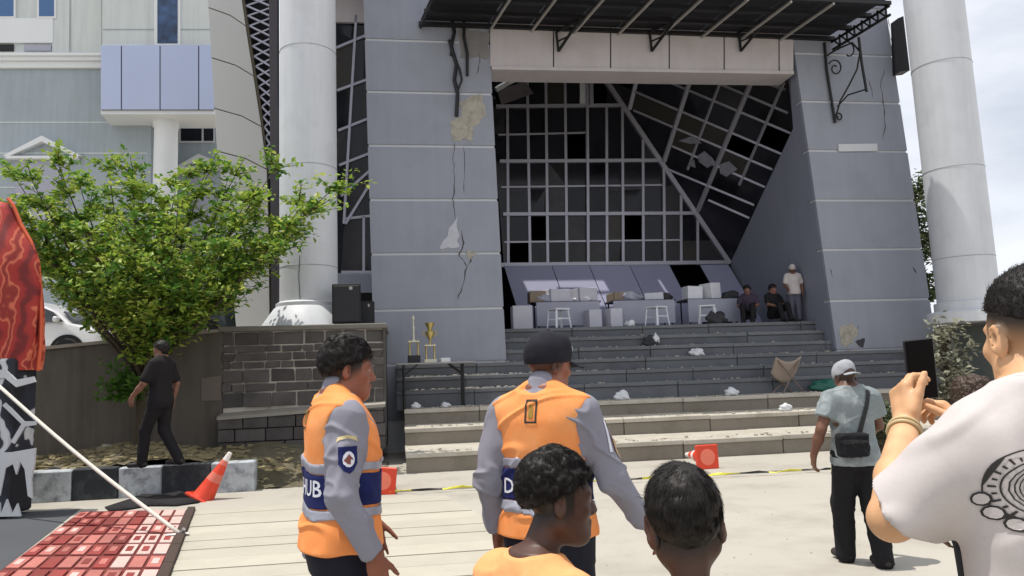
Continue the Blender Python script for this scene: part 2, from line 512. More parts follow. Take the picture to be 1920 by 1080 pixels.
# ================================================================== entrance building
bld = empty('entrance_building', FR.o, ANG, 'grey panelled entrance building with a cracked pylon and dark glazed atrium', 'building')
joint_z = [0.66, 1.91, 3.13, 4.40, 5.65, 6.92, 8.20, 9.46, 10.72, 12.0, 13.2]
def pylon(sl, sr, name, thick=2.2):
    """sl, sr: (s at z=2.4, s at z=9.5) of the left and right edge."""
    def S(pair, z): return pair[0] + (pair[1] - pair[0]) * (z - 2.4) / 7.1
    core = MB().slab([(S(sl, 0)+.02, 0.03, 0), (S(sr, 0)-.02, 0.03, 0), (S(sr, 13.2)-.02, 0.03, 13.2), (S(sl, 13.2)+.02, 0.03, 13.2)], (0, thick, 0))
    p = core.build(name, m_joinw, bld)
    for a, b in zip(joint_z[:-1], joint_z[1:]):
        z0, z1 = a + 0.03, b - 0.03
        MB().slab([(S(sl, z0), 0.0, z0), (S(sr, z0), 0.0, z0), (S(sr, z1), 0.0, z1), (S(sl, z1), 0.0, z1)], (0, 0.05, 0)).build('panel', m_grey, p, bevel=0.006)
        if name == 'pylon' and sl[0] > 5:              # its inner side is seen too
            MB().slab([(S(sl, z0)-.012, 0.051, z0), (S(sl, z0)-.012, thick, z0), (S(sl, z1)-.012, thick, z1), (S(sl, z1)-.012, 0.051, z1)], (0.03, 0, 0)).build('side_panel', m_inner, p)
    return p
pyl_l = pylon((-2.93, -3.04), (0.02, -0.12), 'pylon')
pyl_r = pylon((8.12, 7.68), (10.82, 10.42), 'pylon', 0.32)

# cracks, bare plaster and hanging cables on the pylons
def strip(pts, w, t, name, m, par, th=0.006):
    """Jagged thin strip following pixel points on the facade (t local depth)."""
    L = [FR.at(px, py, t) for px, py in pts]
    fine = []
    for a, b in zip(L[:-1], L[1:]):
        for k in range(4):
            p = lerp(a, b, k/4); fine.append(p + Vector((rng.uniform(-.02, .02), 0, 0)))
    fine.append(L[-1])
    vs = []; fs = []
    for i, p in enumerate(fine):
        ww = 0.62 * w * rng.uniform(0.2, 1.3) * (0.3 if i in (0, len(fine)-1) else 1)
        vs += [p + Vector((-ww/2, 0, 0)), p + Vector((ww/2, 0, 0)), p + Vector((ww/2, th, 0)), p + Vector((-ww/2, th, 0))]
    for i in range(len(fine)-1):
        a, b = 4*i, 4*i+4
        fs += [(a, a+1, b+1, b), (a+1, a+2, b+2, b+1), (a+3, a, b, b+3)]
    fs += [(0, 3, 2, 1)]
    return MB().add(vs, fs).build(name, m, par)
for pts, w in ([((852, 268), (850, 300), (853, 340), (849, 372), (853, 400), (858, 430), (857, 466)), 0.035], [((866, 430), (868, 455), (862, 480), (876, 500), (868, 530), (858, 562)), 0.045],
               [((870, 275), (872, 320), (870, 362)), 0.018], [((897, 90), (900, 115), (893, 140)), 0.03], [((880, 470), (886, 482), (878, 498)), 0.05]):
    strip(pts, w, -0.004, 'crack', m_crack, pyl_l)
for pts, w in ([((1658, 130), (1652, 160), (1655, 190), (1660, 230), (1656, 262)), 0.035], [((1666, 35), (1670, 70), (1676, 110)), 0.03], [((1630, 150), (1637, 185)), 0.03], [((1610, 610), (1600, 630)), 0.05], [((1712, 500), (1718, 512)), 0.06], [((1557, 505), (1561, 518)), 0.04]):
    strip(pts, w, -0.004, 'crack', m_crack, pyl_r)
def patch(pts, t, name, m, par, th=0.012):
    L = []
    n = len(pts)
    for i in range(n):
        a, b = FR.at(*pts[i], t), FR.at(*pts[(i+1) % n], t)
        L += [a, *[lerp(a, b, kk) + Vector((rng.uniform(-.045, .045), 0, rng.uniform(-.045, .045))) for kk in (.2, .4, .6, .8)]]
    return MB().slab(L, (0, th, 0)).build(name, m, par)
patch([(862, 190), (905, 178), (912, 215), (886, 238), (888, 262), (845, 264), (846, 225), (866, 215)], -0.008, 'bare_plaster', m_plast, pyl_l)
patch([(858, 405), (862, 462), (824, 465)], -0.008, 'bare_plaster', mat('pale undercoat', srgb(176, 178, 186), 0.8, 0.15, 6, dirt=srgb(140, 142, 150), dscale=5, damt=.7), pyl_l)
patch([(878, 470), (892, 476), (884, 487), (876, 480)], -0.006, 'bare_plaster', m_plast, pyl_l)
MB().slab([FR.at(x, y, -.03) for x, y in ((1572, 270), (1645, 269), (1646, 283), (1573, 284))], (0, .04, 0)).build('bracket_pad', m_joinw, pyl_r, bevel=.006)
patch([(1573, 615), (1600, 606), (1608, 625), (1590, 650), (1576, 648)], -0.008, 'bare_plaster', m_plast, pyl_r)
patch([(1604, 640), (1622, 634), (1618, 652)], -0.008, 'bare_plaster', m_crack, pyl_r)
patch([(860, 52), (916, 58), (917, 110), (862, 108)], -0.004, 'bare_plaster', mat('grimy render', srgb(120, 118, 118), 0.9, 0.3, 4), pyl_l)

# fascia over the opening
fas = MB().slab([FR.at(918, 40, 0.02), FR.at(1487, 62, 0.02), FR.at(1487, 133, 0.02), FR.at(924, 127, 0.02)], (0, 0.7, 0)).build('fascia', m_crack, bld)
fx = [918, 1038, 1145, 1255, 1358, 1461, 1489]
for a, b in zip(fx[:-1], fx[1:]):
    def yb(x): return 124 + (x-918)*0.0158
    q = [FR.at(a+1.2, 40, -0.02), FR.at(b-1.2, 40, -0.02), FR.at(b-1.2, yb(b), -0.02), FR.at(a+1.2, yb(a), -0.02)]
    MB().slab(q, (0, 0.05, 0)).build('fascia_panel', m_beige, fas, bevel=0.006)
q = [FR.at(922, 124, -0.05), FR.at(1489, 133, -0.05), FR.at(1489, 139, -0.05), FR.at(922, 130, -0.05)]
MB().slab(q, (0, 0.75, 0)).build('fascia_sill', m_beige, fas)
MB().box(-0.02, 7.6, 0.1, 0.6, 9.95, 13.2).build('upper_wall', m_grey, bld)

# atrium glazing: split a pixel polygon by mullion lines, each cell is a pane
def split(poly, a, b):
    nx, ny = b[1]-a[1], a[0]-b[0]
    def sd(p): return (p[0]-a[0])*nx + (p[1]-a[1])*ny
    L, R = [], []
    n = len(poly)
    for i in range(n):
        p, q = poly[i], poly[(i+1) % n]
        dp, dq = sd(p), sd(q)
        (L if dp >= 0 else R).append(p)
        if dp * dq < 0:
            k = dp/(dp-dq); x = (p[0]+(q[0]-p[0])*k, p[1]+(q[1]-p[1])*k)
            L.append(x); R.append(x)
    return [c for c in (L, R) if len(c) >= 3]
def area(c):
    return abs(sum(c[i][0]*c[(i+1) % len(c)][1]-c[(i+1) % len(c)][0]*c[i][1] for i in range(len(c))))/2
def panes(region, lines, place, off, par, name='pane', m=None, skip=()):
    cells = [region]
    for a, b in lines:
        nxt = []
        for c in cells: nxt += split(c, a, b)
        cells = nxt
    for i, c in enumerate(cells):
        if area(c) < 12 or i in skip: continue
        off2 = Vector((rng.uniform(-.01, .01), rng.uniform(-.03, .05), 0)) if rng.random() < .2 else Vector()
        if name == 'pane' and rng.random() < .04 and len(cells) > 20: continue      # fallen out
        mm = m or (m_glass if rng.random() < .78 else (m_glass2 if rng.random() < .6 else m_glass3))
        MB().slab([place(*p) + (off2 if i2 % 2 else off2*-.6) for i2, p in enumerate(c)], off).build(name, mm, par)
TB = 5.0
gw = MB().bar(FR.at(940, 497, TB), FR.at(1368, 492, TB), 0.12, 0.12).build('glass_wall', m_mull, bld)
V_ = [(953, 951), (994, 988), (1027, 1023), (1063, 1059), (1102, 1100), (1138, 1137), (1168, 1166), (1206, 1205), (1245, 1242), (1277, 1276), (1308, 1307)]
H_ = [199, 251, 302, 349, 401, 452]
lines = [((a, 500), (b, 120)) for a, b in V_] + [((900, y + 1), (1400, y - 1)) for y in H_]
panes([(915, 120), (1115, 122), (1367, 493), (945, 499)], lines, lambda x, y: FR.at(x, y, TB + 0.02), (0, 0.012, 0), gw)
def mull(a, b, w, d=None, pl=None, par=gw, name='mullion', m=m_mull):
    pl = pl or (lambda x, y: FR.at(x, y, TB))
    MB().bar(pl(*a), pl(*b), w, d or w, Y if pl is None else Z).build(name, m, par)
tops = {953: 199, 994: 135, 1027: 135, 1063: 135, 1138: 199, 1168: 203, 1206: 262, 1277: 360, 1308: 402}
for a, b in V_:
    w = {1102: 0.17, 1245: 0.14, 1168: 0.09}.get(a, 0.05)
    y0 = {1102: 130, 1245: 302}.get(a, tops.get(a, 135))
    mull((a, 497), (a + (b-a)*(497-y0)/380, y0), w, 0.08)
for y, x1 in ((199, 1165), (302, 1240), (401, 1306)): mull((930 + (y-199)*0.065, y + 1), (x1, y - 1), 0.12, 0.10)
for y, x1 in ((251, 1098), (349, 1242), (452, 1275)): mull((934 + (y-251)*0.06, y + 2), (x1, y - 2), 0.04, 0.05)
mull((1118, 126), (1367, 494), 0.15, 0.14)
mull((1107, 130), (1108, 200), 0.22, 0.12, name='post'); mull((1093, 130), (1093, 200), 0.06, 0.2, name='post', m=m_white)

# sloping glass to the right of the diagonal
PA, PB, PC = FR.at(1120, 130, TB), FR.at(1366, 490, TB), FR.at(1485, 140, 1.2)
pl2 = lambda x, y: on_plane(FR, x, y, PA, PB, PC)
pn = (PB-PA).cross(PC-PA).normalized()
if pn.y < 0: pn = -pn
sg = MB().bar(pl2(1118, 128), pl2(1484, 140), 0.1, 0.1).build('sloping_glass', m_mull, bld)
fam1 = [((1180, 205), (1196, 138)), ((1245, 303), (1297, 140)), ((1308, 396), (1412, 145)), ((1289, 318), (1352, 149)), ((1386, 347), (1470, 154))]
fam2 = [((1231, 144), (1482, 250)), ((1188, 171), (1465, 289)), ((1188, 207), (1448, 318)), ((1260, 274), (1434, 351)), ((1241, 313), (1414, 385)), ((1328, 375), (1405, 409)), ((1318, 144), (1477, 212)), ((1414, 149), (1472, 168))]
panes([(1120, 130), (1484, 136), (1487, 241), (1371, 492), (1366, 490)], fam1 + fam2, lambda x, y: pl2(x, y) + pn*0.03, pn*0.012, sg)
for i, (a, b) in enumerate(fam1): mull(a, b, 0.12 if i < 3 else 0.045, 0.08, pl2, sg)
for i, (a, b) in enumerate(fam2): mull(a, b, 0.11 if i == 4 else 0.045, 0.06, pl2, sg)

# broken pieces hanging in the glazing
MB().tube([FR.at(929, 168, TB - .5), FR.at(950, 156, TB - .5), FR.at(968, 147, TB - .5)], .09, 10).build('fallen_duct', m_joinw, gw, smooth=True)
MB().slab([FR.at(932, 170, TB - .2), FR.at(985, 152, TB - .2), FR.at(1000, 175, TB - .2), FR.at(940, 196, TB - .2)], (0, .03, 0)).build('sagging_ceiling_sheet', mat('grey ceiling sheet', srgb(92, 88, 90), .9, .3, 4), gw)
for q in ([(1308, 290), (1322, 282), (1338, 292), (1344, 304), (1326, 312), (1312, 304)], [(1350, 310), (1366, 302), (1382, 318), (1364, 332), (1352, 326)], [(1276, 262), (1300, 256), (1318, 268), (1296, 268)], [(1292, 310), (1300, 296), (1308, 312)]):
    MB().slab([pl2(x + rng.uniform(-3, 3), y + rng.uniform(-3, 3)) - pn*.06 for x, y in q], pn*.03).build('hanging_shard', mat('pale shard', srgb(120, 122, 132), .7, .4, 6), sg)
# sloping parapet panels in front of the glass, one of them missing
par_ = MB().bar(FR.at(945, 497, TB - .06), FR.at(1366, 493, TB - .06), 0.06, 0.06).build('parapet', m_mull, bld)
px_ = [944, 1034, 1104, 1180, 1255, 1312, 1366]
for i, (a, b) in enumerate(zip(px_[:-1], px_[1:])):
    if i == 4: continue
    q0, q1 = FR.at(a + .8, 497, TB - .05), FR.at(b - .8, 496, TB - .05)
    r0, r1 = Vector((q0.x + 0.30, 3.4, ZP)), Vector((q1.x + 0.30, 3.4, ZP))
    MB().slab([q0, q1, r1, r0], (0, 0.05, 0.02)).build('parapet_panel', m_pan, par_)

# inner right wall, room shell, roof with two open slots
WA, WB, WC = Vector((7.66, 0.30, 9.5)), Vector((8.14, 0.30, 2.4)), FR.at(1370, 490, TB)
plw = lambda x, y: on_plane(FR, x, y, WA, WB, WC)
MB().slab([lerp(WB, WA, 1.1), lerp(WB, WA, -.1), plw(1364, 660), plw(1370, 492), plw(1487, 241), plw(1480, 110)], (0.06, 0.02, 0)).build('inner_wall', m_inner, bld)
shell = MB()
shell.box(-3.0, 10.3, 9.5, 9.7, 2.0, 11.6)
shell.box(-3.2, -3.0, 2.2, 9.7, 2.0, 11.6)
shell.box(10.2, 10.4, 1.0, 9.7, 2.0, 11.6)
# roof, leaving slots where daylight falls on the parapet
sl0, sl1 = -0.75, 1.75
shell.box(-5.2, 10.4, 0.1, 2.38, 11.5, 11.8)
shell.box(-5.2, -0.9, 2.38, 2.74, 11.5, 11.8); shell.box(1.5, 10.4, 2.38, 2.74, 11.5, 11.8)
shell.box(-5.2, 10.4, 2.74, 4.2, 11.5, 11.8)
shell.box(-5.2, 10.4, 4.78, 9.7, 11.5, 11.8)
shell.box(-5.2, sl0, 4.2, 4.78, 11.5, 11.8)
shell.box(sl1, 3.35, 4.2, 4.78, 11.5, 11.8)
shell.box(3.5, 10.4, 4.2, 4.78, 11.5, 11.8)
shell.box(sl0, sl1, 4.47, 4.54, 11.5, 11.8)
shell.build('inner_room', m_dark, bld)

# glazed bay between the white column and the left pylon
PL = 1.2
gb = MB().bar(FR.at(640, 512, PL), FR.at(700, 512, PL), 0.1, 0.1).build('glazed_bay', m_mull, bld)
gl = [((630, 90), (692, 64)), ((632, 170), (692, 148)), ((634, 245), (692, 222)), ((636, 310), (692, 288)), ((640, 368), (692, 322)), ((648, 420), (694, 345)), ((648, 410), (694, 405)), ((668, 30), (645, 420)), ((682, 405), (682, 512))]
panes([(600, 40), (698, 40), (702, 512), (600, 512)], gl, lambda x, y: FR.at(x, y, PL + .03), (0, 0.012, 0), gb)
for i, (a, b) in enumerate(gl): mull(a, b, 0.10 if i in (4, 5, 7) else 0.045, 0.06, lambda x, y: FR.at(x, y, PL), gb)
MB().slab([FR.at(600, -160, PL - .05), FR.at(690, -160, PL - .05), FR.at(692, 42, PL - .05), FR.at(600, 40, PL - .05)], (0, 0.1, 0)).build('top_panel', m_beige, gb)
MB().slab([FR.at(600, 512, PL - .05), FR.at(704, 512, PL - .05), FR.at(704, 548, PL - .05), FR.at(600, 548, PL - .05)], (0, 0.1, 0)).build('apron_panel', m_inner, gb)
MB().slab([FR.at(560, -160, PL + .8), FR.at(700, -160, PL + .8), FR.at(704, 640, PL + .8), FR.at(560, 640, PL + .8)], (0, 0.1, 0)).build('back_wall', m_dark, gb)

# leaning slab wall of the left wing with its dark lattice edge
TS = 3.0
lw = MB().slab([FR.at(372, -180, TS), FR.at(432, -180, TS), FR.at(458, 0, TS), FR.at(488, 190, TS), FR.at(502, 300, TS), FR.at(506, 640, TS), FR.at(445, 640, TS), FR.at(424, 400, TS), FR.at(408, 300, TS), FR.at(390, 0, TS)], (0, 0.5, 0)).build('leaning_wall', m_joint, bld)
def lx(y): return np.interp(y, [-180, 0, 300, 400, 640], [372, 390, 408, 424, 445])
def rx(y): return np.interp(y, [-180, 0, 190, 300, 640], [432, 458, 488, 502, 506])
ys = [-180, -70, 14, 108, 203, 283, 370, 470, 640]
for a, b in zip(ys[:-1], ys[1:]):
    sk = 34
    q = [(lx(a) , a + 1), (lx(a)*.42 + rx(a)*.58, a + sk*.45), (rx(a), a + sk + 1), (rx(b), b + sk - 1), (lx(b)*.42 + rx(b)*.58, b + sk*.45 - 2), (lx(b), b - 1)]
    MB().slab([FR.at(min(x, 507), min(y, 660), TS - 0.03) for x, y in q], (0, 0.05, 0)).build('wall_panel', mat('pale warm panel', srgb(188, 188, 186), 0.6, 0.06, 0.8, rnd=0.04), lw, bevel=0.006)
lat = MB()
for k in range(26):
    y = -160 + k * 19
    x0, x1 = rx(y) + 2, 513
    if x1 - x0 < 3: continue
    lat.bar(FR.at(x0, y, TS + .1), FR.at(x1, y + 22, TS + .1), 0.05, 0.05)
    lat.bar(FR.at(x0, y + 20, TS + .12), FR.at(x1, y + 2, TS + .12), 0.04, 0.04)
tag(lat.build('lattice', m_mull, lw), kind='stuff')
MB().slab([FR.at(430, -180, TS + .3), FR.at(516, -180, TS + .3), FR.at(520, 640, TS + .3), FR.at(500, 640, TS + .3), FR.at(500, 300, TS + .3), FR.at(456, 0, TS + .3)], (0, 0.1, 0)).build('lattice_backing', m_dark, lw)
MB().slab([FR.at(503, -180, 0.4), FR.at(520, -180, 0.4), FR.at(521, 640, 0.4), FR.at(509, 640, 0.4)], (0, 0.25, 0)).build('dark_mullion', mat('dark bronze mullion', srgb(66, 62, 66), 0.5), bld)

# ================================================================== round columns
m_jr = mat('column joint line', srgb(150, 152, 156), 0.8)
def ringmesh(R, r, dx, z, n=48, m=5):
    vs = []; fs = []
    for i in range(n):
        a = 2*math.pi*i/n
        for j in range(m):
            b = 2*math.pi*j/m; q = R + r*math.cos(b); vs.append((dx + q*math.cos(a), q*math.sin(a), z + r*math.sin(b)))
    for i in range(n):
        for j in range(m): fs.append((i*m + j, ((i+1) % n)*m + j, ((i+1) % n)*m + (j+1) % m, i*m + (j+1) % m))
    return vs, fs
def column(name, s, t, r, z0, lean, label, flare):
    c = empty(name, FR.world(s, t, z0), ANG, label, 'column', 'white columns beside the entrance')
    prof = [(r, 0.0)]
    zs = [0, 2.0, 4.0, 6.0, 8.0, 10.4]
    mb = MB(); vs = []; n = 48
    prof = [(r - 0, z) for i, z in enumerate(zs)]
    for rr, z in prof:
        for k in range(n):
            a = 2*math.pi*k/n
            vs.append((rr*math.cos(a) - lean*z, rr*math.sin(a), z))
    fs = []
    for i in range(len(zs)-1):
        for k in range(n):
            k2 = (k+1) % n
            fs.append((i*n+k, i*n+k2, (i+1)*n+k2, (i+1)*n+k))
    fs.append(tuple((len(zs)-1)*n + k for k in range(n)))
    mb.add(vs, fs).build('shaft', m_white, c, smooth=True)
    for z in (1.25, 3.35, 5.9, 8.4):
        vs, fs = ringmesh(r + .002, .007, -lean*z, z); MB().add(vs, fs).build('joint_ring', m_jr, c)
    MB().lathe(flare, 40).build('base', m_white, c, smooth=True)
    return c
colL = column('round_column', -4.2, -1.0, 0.585, ZP, 0.0, 'white round column with a flared foot on the dark stone wall', [(0.98, -0.01), (0.97, 0.02), (0.70, 0.40), (0.66, 0.43), (0.66, 0.50), (0.59, 0.54)])
cR = FR.at(1818, 585, -1.3)
colR = column('round_column', cR.x, -1.3, 0.645, cR.z, 0.012, 'thick white round column standing free of the grey pylon against the sky', [(0.9, -0.25), (0.9, -0.02), (0.72, 0.04), (0.72, 0.22), (0.66, 0.24)])
MB().slab([FR.at(1684, 34, -0.3), FR.at(1694, 30, -0.3), FR.at(1706, 132, -0.3), FR.at(1688, 134, -0.3)], (0, 0.3, 0)).build('downpipe_box', m_black, bld)
# crack lines on the column foot
for pts in ([(562, 478), (560, 520), (563, 575)], [(590, 580), (592, 604)]):
    L = [FR.at(x, y, -1.0 - 0.60) for x, y in pts]
    MB().tube([p - colLo for p in L] if False else [Vector((p.x + 4.2, p.y + 1.022, p.z - ZP)) for p in L], 0.007, 5).build('crack', m_crack, colL)

# ================================================================== retaining walls and planting bed on the left
WT = -2.0
sw = empty('stone_wall', FR.world(-4.2, WT, 0), ANG, 'dark ashlar stone wall carrying the white column and the loudspeaker', 'wall')
def lw_(s): return s + 4.2
MB().box(-1.47, 1.52, 0.06, 3.4, 0.25, ZP - 0.10).build('mortar_core', m_mortar, sw)
MB().box(-1.56, 1.60, -0.06, 3.5, ZP - 0.10, ZP, 0.015).build('cap_slab', mat('pale cap slab', srgb(120, 116, 110), 0.85, 0.2, 3, 0.1, 30, 0.3), sw)
MB().box(1.52, 1.56, 0.0, 3.4, 0.25, ZP - 0.10).build('side_render', m_stone, sw)
z = 1.16; row = 0
while z < ZP - 0.16:
    hgt = rng.uniform(0.14, 0.29)
    if ZP - 0.10 - (z + hgt) < 0.12: hgt = ZP - 0.11 - z
    s = -1.5 - rng.uniform(0, 0.2)
    while s < 1.5:
        L = rng.uniform(0.22, 0.62)
        a, b = max(s, -1.5), min(s + L, 1.53)
        if 1.53 - b < 0.12: b = 1.53
        if b - a > 0.06:
            j1, j2, j3, j4 = [rng.uniform(0.004, .024) for _ in range(4)]; dd = rng.uniform(-.03, .035)
            MB().slab([(a + j1, dd, z + j2), (b - j3, dd + rng.uniform(-.015, .015), z + j4), (b - j2, dd + rng.uniform(-.015, .015), z + hgt - j1), (a + j4, dd, z + hgt - j3)], (0, .2, 0)).build('stone', m_stone, sw, bevel=.014)
        s = b if b < 1.53 else 9
    z += hgt; row += 1
# lower course standing proud, with a pale sloping ledge
MB().slab([(-1.5, -0.30, 1.02), (1.55, -0.30, 1.14), (1.55, 0.08, 1.20), (-1.5, 0.08, 1.08)], (0, 0, -0.06)).build('ledge', mat('pale ledge', srgb(150, 145, 136), 0.85, 0.15, 3), sw)
z = 0.30
for r_ in range(3):
    s = -1.5 - rng.uniform(0, .3)
    while s < 1.5:
        L = rng.uniform(0.4, 0.75); a, b = max(s, -1.5), min(s + L, 1.55)
        if b - a > 0.08:
            MB().box(a + .008, b - .008, -0.26 + rng.uniform(-.015, .015), 0.1, z + .008, z + 0.235, 0.012).build('stone', m_stone, sw)
        s = b if b < 1.55 else 9
    z += 0.24
rw = empty('rendered_wall', FR.world(-7.6, WT, 0), ANG, 'plain brown grey rendered wall behind the tree', 'wall')
MB().slab([(-3.4, 0.0, 0.2), (1.92, 0.0, 0.2), (1.92, 0.0, 2.60), (-3.4, 0.0, 2.18)], (0, 0.35, 0)).build('wall_face', m_rend, rw)
MB().slab([(-3.4, -0.05, 2.18), (1.9, -0.05, 2.60), (1.9, -0.05, 2.66), (-3.4, -0.05, 2.24)], (0, 0.45, 0)).build('coping', mat('pale coping', srgb(150, 142, 132), 0.85, 0.2, 3), rw)
MB().slab([(1.55, -0.012, 1.32), (1.90, -0.012, 1.32), (1.90, -0.012, 1.78), (1.55, -0.012, 1.74)], (0, 0.03, 0)).build('patched_panel', mat('patched render', srgb(112, 104, 96), 0.9, 0.15, 3), rw)
# driveway behind the walls
drv = MB().slab([FR.world(-40, -1.6, 2.15), FR.world(-8.5, -1.6, 2.15), FR.world(-5.6, -1.6, 2.55), FR.world(-5.6, 60, 2.55), FR.world(-40, 60, 2.15)], (0, 0, -2.15)).build('driveway', m_conc)
tag(drv, kind='structure')
side = MB().box(-1.4, 1.55, 3.4, 16, 0, ZP - .05).build('terrace', m_conc)
side.location = FR.world(-4.2, WT, 0); side.rotation_euler = (0, 0, ANG); tag(side, kind='structure')

# planting bed: lumpy soil between kerb and wall
bedv = []; bedf = []
nx_, ny_ = 90, 34
for j in range(ny_ + 1):
    for i in range(nx_ + 1):
        s = -11.5 + 8.9 * i/nx_; t = -4.72 + 2.9 * j/ny_
        h = 0.44 + 0.08*math.sin(s*2.1 + t) + 0.10*(j/ny_)
        fall = max(0.0, min(1.0, (-3.0 - s)/1.9))
        front = min(1.0, j/13.0) if s > -4.9 else 1.0
        h = h * (fall ** 0.7) * (0.03 + 0.97*front if s > -5.0 else 1) + rng.uniform(-.025, .025)
        w = FR.world(s, t, max(h, -0.02)); bedv.append(w)
for j in range(ny_):
    for i in range(nx_):
        a = j*(nx_+1) + i
        bedf.append((a, a+1, a+nx_+2, a+nx_+1))
bd = MB().add(bedv, bedf).build('planting_bed', m_dirt, smooth='all'); tag(bd, kind='structure')
# loose stones, dry leaves and litter on the bed: uncountable
deb = MB()
for k in range(900):
    s = rng.uniform(-9.5, -2.7); t = rng.uniform(-4.7, -2.2)
    fall = max(0.0, min(1.0, (-3.0 - s)/1.9))
    h = (0.44 + 0.08*math.sin(s*2.1 + t) + 0.10*((t+4.72)/2.9)) * fall**0.7
    if s > -5: h *= 0.9
    c = FR.world(s, t, max(h, 0.0) + 0.02); a = rng.uniform(0, 6.28); r = rng.choice((.02, .03, .05, .07))
    A = Vector((math.cos(a), math.sin(a), rng.uniform(-.3, .3))).normalized(); Bv = A.cross(Z).normalized(); Cv = A.cross(Bv)
    deb.obox(c, A, Bv, Cv, r, r*.6, r*.25)
tag(deb.build('dry_leaf_litter', mat('dry leaves', srgb(150, 138, 104), 0.9, 0.4, 8.0, rnd=0.2)), 'dry leaves and chips scattered over the planting bed', 'leaf litter', kind='stuff')

# kerb of painted blocks
kerb = empty('painted_kerb', FR.world(-11.0, -4.72, 0), ANG, 'kerb of worn black and white painted blocks below the tree', 'kerb')
s = 0.0; k = 0
while s < 6.0:
    L = 0.66 + rng.uniform(-.06, .06)
    MB().box(s + .006, s + L - .006, -0.14 + rng.uniform(-.01, .01), 0.12, -0.02, 0.45 + rng.uniform(-.012, .012), 0.02).build('kerb_block', m_kw if k % 2 else m_kb, kerb)
    s += L; k += 1

# grit and small rubble on the plaza and the stairs: uncountable
gr = MB()
def chip(c, r):
    a = rng.uniform(0, 6.28); A_ = Vector((math.cos(a), math.sin(a), rng.uniform(-.2, .2))).normalized(); B_ = A_.cross(Z).normalized()
    gr.obox(c, A_, B_, A_.cross(B_), r, r*rng.uniform(.4, .9), r*.4)
for k in range(300):
    p = Vector((rng.uniform(-4.5, 7.5), rng.uniform(3.5, 12.2), 0.003)); chip(p, rng.choice((.004, .005, .007)))
for k in range(900):
    i = rng.choice((0, 0, 1, 1, 2, 2, 3, 4, 5, 6, 7)); t = tlist[i] + abs(rng.gauss(0, .25)); t = min(t, tlist[i+1] - .03); chip(FR.world(rng.uniform(-2.1, 10.5), t, zl[i] + .012), rng.choice((.008, .012, .018, .03)))
for k in range(260):
    s_ = rng.gauss(-.4, 1.2); i = rng.choice((2, 3, 4)); s_ = max(-2.1, min(2.0, s_)); t = min(tlist[i] + .05 + abs(rng.gauss(0, .12)), tlist[i+1] - .03); chip(FR.world(s_, t, zl[i] + .014), rng.choice((.015, .025, .04)))
tag(gr.build('grit', mat('pale grit', srgb(168, 162, 150), .95, .3, 9)), 'fine grit and broken plaster scattered over plaza and stairs', 'grit', kind='stuff')
# ================================================================== canopy over the entrance
cano = empty('entrance_canopy', FR.world(3.5, 0, 0), ANG, 'dark steel canopy with pale purlins above the entrance fascia', 'canopy')
CZ, CF = 9.86, -1.85
def cl(p): return Vector((p.x - 3.5, p.y, p.z))
def cz(t): return CZ + 0.03*(-t)
purl = [-1.75, -0.10, 0.9, 1.95, 3.05, 4.15, 5.2, 6.25, 7.3, 8.7]
for i in range(len(purl) - 1):
    a, b = purl[i] + .012, purl[i+1] - .012
    for k, (t0, t1) in enumerate(((-0.02, -0.62), (-0.64, -1.23), (-1.25, -1.85))):
        fl = 0.19
        MB().slab([(a - 3.5 - t0*fl, t0, cz(t0) + 0.10), (b - 3.5 - t0*fl, t0, cz(t0) + 0.10), (b - 3.5 - t1*fl, t1, cz(t1) + 0.10), (a - 3.5 - t1*fl, t1, cz(t1) + 0.10)], (0, 0, 0.03)).build('roof_sheet', m_roofs, cano)
for i, s in enumerate(purl):
    a, b = Vector((s - 3.5, -0.03, cz(0) - .085)), Vector((s - 3.5 + .35, -1.85, cz(-1.85) - .085))
    MB().bar(a, b, 0.045, 0.05).build('purlin', m_purl if 0 < i < len(purl) - 1 else m_black, cano)
for t in (-0.06, -0.63, -1.24, -1.82):
    MB().bar((-5.3 - t*.19, t, cz(t) - 0.01), (5.25 - t*.19, t, cz(t) - 0.01), 0.10, 0.09).build('cross_beam', m_black, cano)
# truss along the right edge
tr = MB()
for k in range(7):
    t0, t1 = -0.06 - k*.24, -0.06 - (k+1)*.24
    tr.bar((5.2 - t0*.19, t0, cz(t0) - .02), (5.2 - t1*.19, t1, cz(t1) - .30), 0.035, 0.035)
    tr.bar((5.2 - t1*.19, t1, cz(t1) - .30), (5.2 - t1*.19, t1, cz(t1) - .02), 0.035, 0.035)
tr.bar((5.2, -.06, cz(0) - .3), (5.55, -1.85, cz(-1.85) - .3), 0.05, 0.05)
tr.build('edge_truss', m_black, cano)
for px in (1047, 1222, 1389):                      # small triangular brackets on the fascia
    p = cl(FR.at(px, 96, -0.10)); q = cl(FR.at(px - 4, 60, -0.10)); b = MB()
    b.bar(p, q, 0.05, 0.05); b.bar(p, q + Vector((0.42, -0.55, 0.02)), 0.05, 0.05); b.bar(q, q + Vector((0.42, -0.55, 0.04)), 0.05, 0.05)
    b.bar(lerp(p, q, .5), lerp(p, q + Vector((0.42, -0.55, 0.02)), .5), 0.03, 0.03)
    b.build('bracket', m_black, cano)
